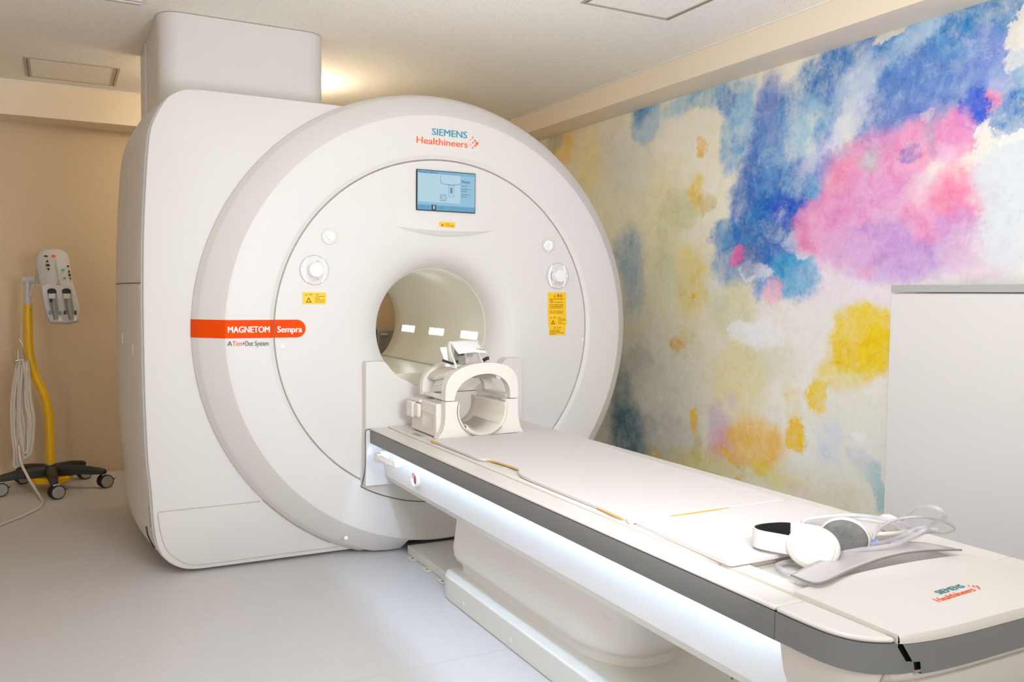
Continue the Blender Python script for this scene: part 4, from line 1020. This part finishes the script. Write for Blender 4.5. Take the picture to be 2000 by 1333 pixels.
# lower front plate with flared foot and round opening
def arc(cx, cz, r, a0, a1, n):
    return [(cx + r * math.cos(math.radians(a0 + (a1 - a0) * i / n)), cz + r * math.sin(math.radians(a0 + (a1 - a0) * i / n))) for i in range(n + 1)]
op = arc(KX, .757, .118, 18, -198, 36)      # right rim, under, left rim
op = [p for p in op]
front_ = [(1.440, .798), (1.440, .735), (1.437, .70), (1.428, .67), (1.412, .650), (1.405, .640), (1.825, .640), (1.817, .650), (1.803, .672), (1.795, .70), (1.790, .735), (1.788, .798), (1.728, .798)] + op + [(1.495, .798)]
prism('front_plate', front_, 1, 3.325, 3.375, 'coil', coil, bevel=.004)
# side housings with recessed grip
for s in (-1, 1):
    xa = KX + s * .195; xb = KX + s * .128
    x0_, x1_ = min(xa, xb), max(xa, xb)
    box('side_housing', x0_, x1_, 3.372, 3.66, .641, .785, 'coil', coil, bevel=.006, seg=3)
    xo = KX + s * .1955
    fr = loftg([[(xo - s * d, y, z) for (y, z) in ((3.41 + i, .672 + i * .5), (3.53 - i, .672 + i * .5), (3.53 - i, .725 - i * .5), (3.41 + i, .725 - i * .5))] for (d, i) in ((-.001, 0), (-.001, .008), (.0, .010))], True, False, True)
    g = multi('grip_recess', [fr], 'gloss', coil)
    box('side_rib', xo - .002, xo + .002, 3.375, 3.655, .738, .742, 'gloss', coil, bevel=.001)
    box('latch_block', min(xo, xo + s * .028), max(xo, xo + s * .028), 3.585, 3.655, .702, .772, 'coil', coil, bevel=.005)
    box('latch_tab', min(xo, xo + s * .020), max(xo, xo + s * .020), 3.535, 3.60, .706, .768, 'coil', coil, bevel=.008, seg=3)
    box('side_lip', xo - .01, xo + .004, 3.54, 3.66, .772, .786, 'coil', coil, bevel=.003)
# trough liner
rings = []
for (y, r) in ((3.320, .119), (3.327, .1135), (3.60, .110), (3.645, .10)):
    rings.append([(KX + r * math.cos(math.radians(a)), y, .757 + r * math.sin(math.radians(a))) for a in range(165, 376, 6)])
lin_ = loft('trough_liner', rings, 'gloss', coil, closed=False, ang=60)
sd = lin_.modifiers.new('thick', 'SOLIDIFY'); sd.thickness = .006
cu = loft('head_cushion', [[(KX + r * math.cos(math.radians(a)), y, .757 + r * .97 * math.sin(math.radians(a))) for a in range(222, 319, 6)] for (y, r) in ((3.316, .116), (3.313, .108), (3.33, .103), (3.56, .101))], 'coil', coil, closed=False, ang=60)
sd = cu.modifiers.new('thick', 'SOLIDIFY'); sd.thickness = .008
prism('rear_plate', arc(KX, .757, .125, 200, 340, 24) + [(1.74, .802), (1.49, .802)], 1, 3.64, 3.66, 'coil', coil, bevel=.003)
box('joint_gap', 1.49, 1.735, 3.638, 3.642, .8025, .805, 'darkgap', coil, bevel=0)
# upper cage
def soft(P, n=5):
    Q = catmull([(p[0], p[1], 0) for p in P], n); return [(q.x, q.y) for q in Q]
outer = [(1.440, .801), (1.441, .85), (1.450, .885), (1.475, .917), (1.52, .942), (1.57, .955), (1.625, .960), (1.68, .957), (1.73, .944), (1.765, .920), (1.783, .885), (1.788, .85), (1.788, .801)]
inner = [(1.748, .801), (1.746, .838), (1.730, .872), (1.695, .899), (1.65, .911), (1.60, .909), (1.56, .898), (1.523, .877), (1.497, .848), (1.484, .815), (1.482, .801)]
outer = soft(outer); inner = soft(inner)
prism('cage_front_arch', outer + inner, 1, 3.325, 3.372, 'coil', coil, bevel=.006, seg=3)
ro = [(KX + (x - KX) * 1.0, .801 + (z - .801) * .95) for x, z in outer]; ri = [(KX + (x - KX) * 1.02, .801 + (z - .801) * .92) for x, z in inner]
prism('cage_rear_arch', ro + ri, 1, 3.585, 3.62, 'coil', coil, bevel=.006, seg=3)
# curved top panel between the arches, plus two bars
tp = [[(x, y, z + .0) for x, z in [(1.462, .892), (1.475, .912), (1.52, .938), (1.57, .951), (1.625, .956), (1.68, .953), (1.73, .940), (1.762, .916), (1.772, .895)]] for y in (3.36, 3.42, 3.5, 3.59)]
tp = [[(x, y, z - (.0 if y < 3.5 else .015)) for x, y, z in r] for r in tp]
pn = loft('cage_top_panel', tp, 'coil', coil, closed=False); sd = pn.modifiers.new('thick', 'SOLIDIFY'); sd.thickness = .012
tube('cage_bar', [(1.60, 3.34, .925), (1.585, 3.45, .92), (1.60, 3.60, .90)], .014, 'coil', coil, n=10)
tube('cage_bar', [(1.70, 3.34, .90), (1.715, 3.45, .895), (1.70, 3.60, .88)], .014, 'coil', coil, n=10)
for x in (1.4625, 1.765):
    box('cage_side_bar', x - .02, x + .02, 3.36, 3.60, .801, .815, 'coil', coil, bevel=.004)

# ------------------------------------------------------------------ mirror holder on the head coil
mir = thing('mirror_holder', 'small white mirror holder on top of the head coil', 'mirror', (1.565, 3.42, .955))
def sidep(x):
    pr = [(3.345, .936), (3.352, .96), (3.385, .985), (3.405, 1.01), (3.412, 1.03), (3.405, 1.044), (3.412, 1.050), (3.43, 1.045), (3.435, 1.025), (3.42, .99), (3.40, .965), (3.40, .936)]
    return prismg(pr, 0, x - .003, x + .003)
for x in (1.498, 1.628):
    V, F = sidep(x); mesh('side_cheek', V, F, 'white2', mir, bevel=.0015)
hood = [[(x, y, z) for x in (1.497, 1.515, 1.565, 1.612, 1.632)] for (y, z) in ((3.318, 1.004), (3.35, 1.017), (3.385, 1.034), (3.41, 1.046), (3.43, 1.047))]
hood = [[(x, y, z + .006 * (1 - ((x - 1.565) / .067) ** 2)) for x, y, z in r] for r in hood]
hd_ = loft('hood', hood, 'white2', mir, closed=False); sd = hd_.modifiers.new('thick', 'SOLIDIFY'); sd.thickness = .005
V = [(1.512, 3.40, .95), (1.555, 3.375, .95), (1.548, 3.372, 1.02), (1.51, 3.395, 1.02)]
mesh('mirror_plate', V + [(v[0] + .003, v[1] + .004, v[2]) for v in V], [(0, 1, 2, 3), (7, 6, 5, 4), (0, 4, 5, 1), (1, 5, 6, 2), (2, 6, 7, 3), (3, 7, 4, 0)], 'mirror', mir, smooth=False)
V = [(1.572, 3.378, .95), (1.618, 3.392, .95), (1.616, 3.388, 1.02), (1.588, 3.372, 1.02)]
mesh('mirror_plate', V + [(v[0] - .003, v[1] + .004, v[2]) for v in V], [(0, 1, 2, 3), (7, 6, 5, 4), (0, 4, 5, 1), (1, 5, 6, 2), (2, 6, 7, 3), (3, 7, 4, 0)], 'lightgrey', mir, smooth=False)
box('dark_window', 1.517, 1.542, 3.368, 3.371, .990, 1.006, 'darkplastic', mir, bevel=0)
box('dark_window', 1.556, 1.583, 3.364, 3.367, .985, 1.006, 'midgrey', mir, bevel=0)
prism('rear_fin', [(1.462, 1.022), (1.494, 1.024), (1.505, .955), (1.488, .955)], 1, 3.44, 3.448, 'white2', mir, bevel=.001)
box('base_bar', 1.475, 1.655, 3.40, 3.43, .940, .955, 'white2', mir)
for (P, r) in (([(1.466, 3.42, .968), (1.485, 3.40, .960), (1.502, 3.36, .953)], .0055), ([(1.655, 3.41, .962), (1.668, 3.40, .972), (1.678, 3.395, .974)], .008)):
    tube('clamp_knob', P, r, 'darkplastic', mir, n=10)
box('clamp_knob', 1.619, 1.633, 3.338, 3.35, .940, .955, 'darkplastic', mir, bevel=.003)
hz = lambda x, y: 1.0065 + (y - 3.318) * .42 + .006 * (1 - ((x - 1.565) / .067) ** 2)
def onhood(nm, x0, x1, y0, y1, m):
    V = [(x0, y0, hz(x0, y0)), (x1, y0, hz(x1, y0)), (x1, y1, hz(x1, y1)), (x0, y1, hz(x0, y1))]; V += [(v[0], v[1], v[2] + .0008) for v in V]
    mesh(nm, V, [(0, 1, 2, 3), (4, 5, 6, 7), (0, 1, 5, 4), (1, 2, 6, 5), (2, 3, 7, 6), (3, 0, 4, 7)], m, mir, smooth=False)
onhood('sticker', 1.588, 1.599, 3.331, 3.342, 'yellowlabel')
MT['bluelabel'] = mat('blue_sticker', (96, 120, 178), .4)
V = [(1.613 + .010 * math.cos(a), 3.337 + .008 * math.sin(a)) for a in [math.radians(i * 18) for i in range(20)]]
mesh('sticker', [(x, y, hz(x, y) + .0008) for x, y in V], [tuple(range(20))], 'bluelabel', mir, smooth=False)
V2 = [(1.613 + (x - 1.613) * .6, 3.337 + (y - 3.337) * .6) for x, y in V]
mesh('sticker', [(x, y, hz(x, y) + .0014) for x, y in V2], [tuple(range(20))], 'printwhite', mir, smooth=False)

# ------------------------------------------------------------------ headphones with air tubes
hp = thing('headphones', 'white headphones with clear air tubes lying on the table foot', 'headphones', (1.6, 1.44, .625))
nv = Vector((-.80, -.60, .10)).normalized(); hv = Vector((.60, -.80, 0)).normalized(); vv = nv.cross(hv) * -1
if vv.z < 0: vv = -vv
def ell(c, a, b, d, n=40, e=2.0):
    R = []
    for i in range(n):
        q = 2 * math.pi * i / n; cc, ss = math.cos(q), math.sin(q)
        R.append(tuple(c + hv * (a * math.copysign(abs(cc) ** (2 / e), cc)) + vv * (b * math.copysign(abs(ss) ** (2 / e), ss)) + nv * d))
    return R
def cup(c, nm, flip):
    s = -1 if flip else 1
    sh = loft('ear_cup', [ell(c, .044, .036, -.012 * s), ell(c, .056, .047, -.010 * s), ell(c, .060, .050, 0), ell(c, .059, .049, .008 * s), ell(c, .053, .043, .0125 * s)], 'phones', hp, cap1=True, ang=50)
    loft('cup_gap', [ell(c, .0505, .041, .0127 * s), ell(c, .0492, .0398, .0127 * s)], 'olive', sh)
    loft('cup_plate', [ell(c, .0492, .0398, .0125 * s), ell(c, .0485, .039, .0138 * s)], 'phones', sh, cap1=True)
    loft('ear_pad', [ell(c, .052, .043, -.010 * s), ell(c, .054, .045, -.016 * s), ell(c, .050, .041, -.024 * s), ell(c, .036, .028, -.027 * s), ell(c, .0001, .0001, -.024 * s)], 'earpad', sh, ang=80)
    loft('pad_rim', [ell(c, .0545, .0455, -.009 * s), ell(c, .057, .047, -.013 * s), ell(c, .0545, .045, -.017 * s)], 'white2', sh, ang=80)
    return sh
NC = Vector((1.532, 1.405, .678)); FC = Vector((1.668, 1.434, .676))
cup(NC, 'near', False); cup(FC, 'far', True)
bl = [NC - hv * .048 - nv * .002, Vector((1.485, 1.468, .680)), Vector((1.468, 1.515, .680)), Vector((1.490, 1.548, .680)), Vector((1.54, 1.553, .680)), Vector((1.59, 1.532, .680)), FC - hv * .05]
Q = catmull(bl, 8)
def strip(offset, h0, h1, th):
    rings = []
    for i, p in enumerate(Q):
        t = (Q[min(i + 1, len(Q) - 1)] - Q[max(i - 1, 0)]); t.z = 0; t.normalize(); n = Vector((t.y, -t.x, 0))
        n = -n if n.dot(Vector((1.56, 1.46, .68)) - p) > 0 else n      # pointing outward
        a, b = p + n * offset, p + n * (offset + th)
        rings.append([(a.x, a.y, a.z + h0), (a.x, a.y, a.z + h1), (b.x, b.y, b.z + h1), (b.x, b.y, b.z + h0)])
    return rings
bd = loft('headband', strip(0, -.024, .020, .004), 'phones', hp, cap0=True, cap1=True, ang=40)
inn = strip(-.005, -.022, .0185, .0045)
loft('band_lining', inn[4:-8], 'blackfoam', hp, cap0=True, cap1=True, ang=40)
# air tubes
TB = [('air_tube', [(1.590, 1.372, .660), (1.614, 1.392, .657), (1.66, 1.376, .664), (1.708, 1.359, .668), (1.758, 1.353, .672), (1.826, 1.363, .680), (1.856, 1.349, .70), (1.830, 1.305, .73), (1.812, 1.272, .75), (1.781, 1.265, .77), (1.789, 1.298, .77), (1.817, 1.352, .75), (1.838, 1.396, .72), (1.874, 1.44, .69), (1.86, 1.48, .672)], .0058),
      ('air_tube', [(1.694, 1.402, .662), (1.758, 1.396, .664), (1.819, 1.398, .668), (1.853, 1.391, .682), (1.872, 1.372, .692), (1.895, 1.352, .690)], .0058),
      ('air_tube', [(1.76, 1.37, .668), (1.842, 1.389, .667), (1.889, 1.396, .670), (1.877, 1.395, .68), (1.834, 1.407, .70), (1.776, 1.42, .715), (1.726, 1.454, .72), (1.692, 1.502, .71), (1.656, 1.534, .70), (1.641, 1.54, .69), (1.667, 1.547, .68), (1.755, 1.557, .67), (1.785, 1.551, .664)], .0055),
      ('air_tube', [(1.80, 1.375, .668), (1.882, 1.391, .668), (1.888, 1.392, .675), (1.861, 1.412, .684), (1.783, 1.41, .705), (1.735, 1.446, .712), (1.715, 1.506, .70), (1.682, 1.542, .69), (1.671, 1.556, .682)], .0055),
      ('air_tube', [(1.50, 1.325, .640), (1.462, 1.352, .638), (1.448, 1.395, .634), (1.456, 1.43, .632), (1.478, 1.458, .630), (1.53, 1.462, .630), (1.566, 1.447, .630)], .0058)]
for nm, P, r in TB: tube(nm, P, r, 'tube', hp, n=12, sub=8)
tube('thin_tube', [(1.735, 1.408, .668), (1.746, 1.411, .68), (1.758, 1.401, .70), (1.767, 1.376, .72), (1.779, 1.344, .735), (1.818, 1.325, .735), (1.875, 1.325, .72), (1.922, 1.328, .70), (1.928, 1.33, .69), (1.924, 1.352, .68), (1.895, 1.366, .68), (1.863, 1.37, .68)], .0034, 'tubedark', hp, n=10)
for a, b in (((1.575, 1.376, .661), (1.602, 1.386, .658)), ((1.684, 1.402, .662), (1.708, 1.401, .664))):
    tube('tube_nozzle', [a, ((a[0] + b[0]) / 2, (a[1] + b[1]) / 2, (a[2] + b[2]) / 2), b], .0068, 'midgrey', hp, n=12)
V, F = loftg([[(1.741 + r * math.cos(math.radians(i * 20)), 1.408 + r * math.sin(math.radians(i * 20)), z) for i in range(18)] for (r, z) in ((.0045, .660), (.009, .661), (.009, .668), (.0045, .669), (.0035, .664))], True, True, True)
mesh('blue_connector', V, F, 'bluecap', hp)
# squeeze bulb behind the tubes
bulb = thing('call_bulb', 'white round call bulb behind the headphone tubes', 'call bulb', (1.90, 1.50, .66))
loft('bulb', [[(1.895 + r * math.cos(math.radians(i * 15)), 1.49 + x, .672 + r * math.sin(math.radians(i * 15))) for i in range(24)] for (r, x) in ((.0005, -.0285), (.012, -.026), (.02, -.018), (.0235, 0), (.02, .018), (.012, .028), (.001, .03))], 'coil', bulb, ang=80)
tube('neck', [(1.895, 1.462, .672), (1.890, 1.44, .668), (1.868, 1.43, .664), (1.80, 1.46, .662)], .007, 'coil', bulb, radii=(.011, .005))

# ------------------------------------------------------------------ white cabinet on the right
cb = thing('storage_cabinet', 'tall white cabinet with grey top edge in front of the painted wall', 'cabinet', (3.0, 1.6, 0))
CBX, CBY = 2.80, 2.225
box('body', CBX + .018, 3.2, CBY - 1.3, CBY, .085, 1.277, 'cabinet', cb, bevel=.002)
box('front_panel', CBX, CBX + .0175, CBY - .80, CBY + .001, .075, 1.274, 'cabinet', cb, bevel=.0015)
box('front_panel', CBX, CBX + .0175, CBY - 1.3, CBY - .803, .075, 1.274, 'cabinet', cb, bevel=.0015)
box('plinth', CBX + .06, 3.19, CBY - 1.28, CBY - .02, 0, .085, 'black', cb, bevel=0)  # recessed kick coloured black for the shadow under the panels
box('top', CBX - .003, 3.205, CBY - 1.305, CBY, 1.279, 1.306, 'worktop', cb, bevel=.0015)

# ------------------------------------------------------------------ grey equipment seen through the bore
eq = thing('equipment_box', 'grey equipment box behind the scanner seen through the bore', 'equipment box', (2.3, 6.3, 0))
box('housing', 2.125, 2.62, 6.2, 6.5, .0, .985, 'midgrey', eq, bevel=.015)
box('side_panel', 2.10, 2.124, 6.21, 6.5, .0, .99, 'darkplastic', eq)
box('handle', 2.15, 2.20, 6.185, 6.2, .94, .955, 'lightgrey', eq)

# ------------------------------------------------------------------ contrast injector on its stand
inj = thing('contrast_injector', 'contrast injector on yellow pole with black five-star wheeled base', 'injector', (-.05, 6.1, 0))
IX, IY = -.053, 6.10
tube('pole', [(-.056, 6.1, .155), (-.058, 6.1, .26), (-.058, 6.1, .366), (-.064, 6.1, .476), (-.084, 6.1, .587), (-.124, 6.1, .698), (-.153, 6.1, .805), (-.165, 6.1, .912), (-.166, 6.1, 1.02), (-.166, 6.1, 1.163)], .0255, 'yellowpole', inj, n=20)
multi('pole_collar', [cyl(2, (-.166, 6.1), .0235, 1.163, 1.20, 24, .019), cyl(2, (-.166, 6.1), .019, 1.20, 1.30, 24, .017)], 'lightgrey', inj)
multi('base_ring', [cyl(2, (-.056, 6.1), .029, .152, .162, 24)], 'silver', inj)
multi('screw_hole', [cyl(1, (-.150, 1.128), .003, 6.076, 6.073, 10), cyl(1, (-.172, 1.14), .002, 6.076, 6.073, 10)], 'darkgap', inj)
hub = loft('hub', [[(IX + r * math.cos(math.radians(i * 12)), IY + r * math.sin(math.radians(i * 12)), z) for i in range(30)] for (r, z) in ((.05, .085), (.055, .11), (.05, .145), (.035, .155))], 'darkplastic', inj, cap0=True, cap1=True)
multi('ballast_disc', [loftg([[(IX + r * math.cos(math.radians(i * 9)), IY + r * math.sin(math.radians(i * 9)), z) for i in range(40)] for (r, z) in ((.118, .052), (.122, .056), (.122, .082), (.118, .086))], True, True, True)], 'yellowpole', inj)
def leg(ang):
    d = Vector((math.cos(ang), math.sin(ang), 0)); n = Vector((-d.y, d.x, 0)); c = Vector((IX, IY, 0)); rings = []
    for (t, wd, z0, z1) in ((.02, .032, .085, .150), (.10, .030, .088, .150), (.20, .027, .092, .142), (.28, .025, .088, .128), (.315, .023, .088, .118), (.325, .014, .092, .11)):
        p = c + d * t; rings.append([tuple(p + n * a + Vector((0, 0, z))) for a, z in ((-wd, z0), (-wd, z0 + (z1 - z0) * .7), (-wd * .6, z1), (wd * .6, z1), (wd, z0 + (z1 - z0) * .7), (wd, z0))])
    lg = loft('leg', rings, 'darkplastic', inj, cap0=True, cap1=True, bevel=.003)
    p = c + d * .305 + Vector((.012, 0, 0))
    wa = Vector((.36, -.93, 0)).normalized()
    cs = mesh('caster_fork', *boxg(p.x - .018, p.x + .018, p.y - .018, p.y + .018, .05, .092), 'lightgrey', lg, bevel=.004)
    for s in (-1, 1):
        cc = p + wa * (.018 * s) + Vector((0, 0, .0425)); side = Vector((wa.y, -wa.x, 0))
        R = [[tuple(cc + wa * off * s + side * r * math.cos(math.radians(i * 15)) + Vector((0, 0, r * math.sin(math.radians(i * 15))))) for i in range(24)] for (r, off) in ((.03, -.012), (.0425, -.010), (.0425, .010), (.039, .013))]
        V, F = loftg(R, True, True, True); mesh('wheel', V, F, 'black', lg)
        R = [[tuple(cc + wa * off * s + side * r * math.cos(math.radians(i * 15)) + Vector((0, 0, r * math.sin(math.radians(i * 15))))) for i in range(24)] for (r, off) in ((.0365, .0135), (.034, .0155), (.012, .0145))]
        V, F = loftg(R, True, False, True); mesh('wheel_cap', V, F, 'wheelgrey', lg)
    q = p + side * .03
    mesh('brake_lever', *boxg(p.x + .035, p.x + .058, p.y - .004, p.y + .004, .05, .056), 'black', lg, bevel=.001)
for k in range(5): leg(math.radians(-90 + 72 * k + (3 if k == 0 else 0)))
# head
tube('arm', [(-.192, 6.1, 1.317), (-.16, 6.1, 1.317), (-.115, 6.08, 1.318)], .0235, 'lightgrey', inj, n=20, smooth=False)
prism('arm_bracket', [(-.120, 1.290), (-.100, 1.290), (-.098, 1.34), (-.104, 1.376), (-.116, 1.38), (-.122, 1.36)], 1, 6.04, 6.11, 'lightgrey', inj, bevel=.006, seg=3)
tube('arm_lead', [(-.13, 6.09, 1.30), (-.138, 6.09, 1.27), (-.148, 6.09, 1.23), (-.156, 6.10, 1.20)], .006, 'cable', inj)
def headring(s, y, shift=0):
    P = [(-.117, 1.40), (-.122, 1.43), (-.112, 1.468), (-.088, 1.492), (-.05, 1.502), (-.01, 1.504), (.025, 1.500), (.05, 1.482), (.064, 1.45), (.068, 1.41), (.074, 1.36), (.087, 1.285), (.105, 1.22), (.117, 1.155), (.117, 1.09), (.112, 1.055), (.05, 1.040), (-.045, 1.046), (-.062, 1.085), (-.078, 1.155), (-.092, 1.22), (-.1, 1.287), (-.108, 1.34)]
    return [(0 + (x - 0) * s, y, 1.28 + (z - 1.28) * (1 - (1 - s) * .5)) for x, z in P]
Rg = [headring(.80, 6.075), headring(.94, 6.06), headring(1.0, 6.02), headring(1.0, 5.985), headring(.97, 5.962), headring(.88, 5.950)]
loft('head_body', [[(x + .006 * k * 0, y, z) for x, y, z in r] for k, r in enumerate(Rg)], 'lightgrey', inj, cap0=True, cap1=True, ang=60)
lp = [(-.088, 1.275), (-.05, 1.293), (0, 1.299), (.05, 1.291), (.084, 1.276), (.098, 1.22), (.110, 1.15), (.108, 1.065), (.056, 1.052), (-.042, 1.058), (-.056, 1.09), (-.074, 1.16)]
prism('syringe_plate', lp, 1, 5.938, 5.952, 'lightgrey', inj, bevel=.004, seg=3)
tube('body_ridge', [(-.008, 5.95, 1.44), (0, 5.947, 1.37), (.012, 5.945, 1.305)], .004, 'lightgrey', inj, n=8)
def chan(x0, x1, zt, x2, x3, zb, knob):
    V = [(x0, zt), (x0 + .008, zt + .012), ((x0 + x1) / 2, zt + .017), (x1 - .008, zt + .012), (x1, zt), (x3, zb), (x2, zb)]
    c = prism('syringe_channel', V, 1, 5.9365, 5.94, 'midgrey', inj, smooth=False)
    prism('channel_shadow', [(x0 + .001, zt), (x0 + .008, zt + .011), ((x0 + x1) / 2, zt + .0155), (x1 - .008, zt + .011), (x1 - .001, zt), (x1 - .002, zt - .015), (x0 + .002, zt - .015)], 1, 5.935, 5.937, 'black', c, smooth=False)
    xm = (x0 + x1) / 2
    box('syringe_piston', xm - .02, xm + .02, 5.915, 5.937, zt - .05, zt - .018, 'lightgrey', c, bevel=.006, seg=3)
    if knob: box('piston_key', xm - .012, xm + .004, 5.908, 5.916, zt - .068, zt - .05, 'black', c, bevel=.002)
    tube('syringe_barrel', [(xm + .004, 5.932, zt - .05), ((x2 + x3) / 2 + .004, 5.932, zb - .03)], .013, 'midgrey', c, smooth=False)
    for x, col_ in ((x2 - .006, knob), (x3 + .004, knob)):
        box('clip', x - .006, x + .006, 5.925, 5.937, zb - .002, zb + .022, 'clipteal' if knob else 'clipnavy', c, bevel=.003)
MT['clipteal'] = mat('teal_clip', (110, 156, 160), .4); MT['clipnavy'] = mat('navy_clip', (44, 44, 70), .4)
chan(-.058, -.007, 1.248, -.040, .008, 1.105, True); chan(.021, .072, 1.249, .042, .090, 1.106, False)
def ico(P, m, nm='icon'): prism(nm, P, 1, 5.9475, 5.9505, m, inj, smooth=False)
def el(cx_, cz_, a, b): return [(cx_ + a * math.cos(math.radians(i * 20)), cz_ + b * math.sin(math.radians(i * 20))) for i in range(18)]
ico(el(-.061, 1.458, .012, .005), 'black'); ico(el(-.020, 1.459, .0125, .0085), 'printorange', 'stop_button')
ico([(-.063, 1.421), (-.045, 1.421), (-.054, 1.437)], 'black'); ico([(-.062, 1.396), (-.041, 1.396), (-.041, 1.410), (-.062, 1.410)], 'black'); ico([(-.058, 1.386), (-.040, 1.386), (-.047, 1.370)], 'black')
MT['aqua'] = mat('aqua_button', (84, 180, 176), .4)
ico(el(.030, 1.375, .0095, .0085), 'aqua', 'start_button'); ico(el(.038, 1.327, .008, .006), 'midgrey', 'lock_button')
ico(el(.058, 1.400, .008, .005), 'black')
ico([(.058, 1.364), (.070, 1.360), (.062, 1.379)], 'black'); ico([(.060, 1.342), (.071, 1.338), (.072, 1.352), (.060, 1.354)], 'black'); ico([(.064, 1.332), (.074, 1.329), (.072, 1.314)], 'black')
prism('warning_sign', [(-.009, 1.286), (.017, 1.286), (.004, 1.305)], 1, 5.935, 5.938, 'black', inj, smooth=False)
prism('warning_sign', [(-.0055, 1.288), (.0135, 1.288), (.004, 1.302)], 1, 5.9335, 5.935, 'yellowlabel', inj, smooth=False)
prism('side_label', [(.084, 1.065), (.098, 1.067), (.100, 1.096), (.088, 1.094)], 1, 5.9355, 5.938, 'printwhite', inj, smooth=False)
prism('side_label', [(.000, 1.066), (.018, 1.064), (.018, 1.092), (.002, 1.094)], 1, 5.9355, 5.938, 'printwhite', inj, smooth=False)
box('side_label', .006, .013, 5.934, 5.936, 1.080, 1.09, 'yellowlabel', inj, bevel=0)
# cable hook
tube('cable_hook', [(-.277, 6.08, .892), (-.243, 6.085, .882), (-.243, 6.085, .800), (-.236, 6.09, .797), (-.222, 6.09, .80), (-.222, 6.09, .885), (-.243, 6.085, .882)], .003, 'silver', inj, n=8, smooth=False)
tube('cable_hook', [(-.215, 6.09, .955), (-.200, 6.09, .92), (-.188, 6.09, .825), (-.178, 6.095, .82)], .004, 'silver', inj, n=8, smooth=False)
tube('hook_bar', [(-.24, 6.09, .815), (-.165, 6.1, .83)], .005, 'silver', inj, n=8, smooth=False)
tube('stand_lead', [(-.158, 6.118, 1.20), (-.185, 6.12, 1.10), (-.200, 6.11, 1.0), (-.207, 6.10, .95)], .006, 'cable', inj)

# coiled cable hung on the stand
cbl = thing('coiled_cable', 'off-white cable hung in loops on the yellow stand', 'cable', (-.2, 6.05, 0))
rnd = random.Random(3)
loops = [(-.258, -.236, .80, .165, 6.062), (-.245, -.20, .79, .175, 6.055), (-.222, -.165, .815, .222, 6.05), (-.205, -.150, .805, .235, 6.06), (-.214, -.176, .80, .255, 6.045), (-.197, -.146, .81, .24, 6.068)]
for i, (xa, xb, zt, zb, y) in enumerate(loops):
    xm = (xa + xb) / 2; xt = -.2 + (i - 2.5) * .008
    P = [(xt - .012, y - .01, zt - .02), (xa - .002, y, zt - .22), (xa - .005, y, (zt + zb) / 2 - .08), (xa + .006, y, zb + .09), (xm - .006, y - .004, zb), (xm + .014, y - .006, zb + .012), (xb, y, zb + .12), (xb + .004, y, (zt + zb) / 2 - .06), (xb - .012, y, zt - .22), (xt + .012, y - .01, zt - .02), (xt, y + .012, zt), (xt - .012, y - .01, zt - .02)]
    tube('loop', P, .0078, 'cable', cbl, n=10, sub=6)
tube('loose_end', [(-.225, 6.03, .30), (-.216, 6.01, .20), (-.186, 5.985, .126), (-.162, 5.97, .076), (-.13, 5.90, .03), (-.105, 5.78, .009), (-.096, 5.70, .0085), (-.104, 5.62, .0085), (-.125, 5.53, .0085), (-.2, 5.376, .0085), (-.289, 5.232, .0085), (-.42, 4.98, .0085), (-.6, 4.6, .0085)], .0082, 'cable', cbl, n=10)
bpy.context.view_layer.update()
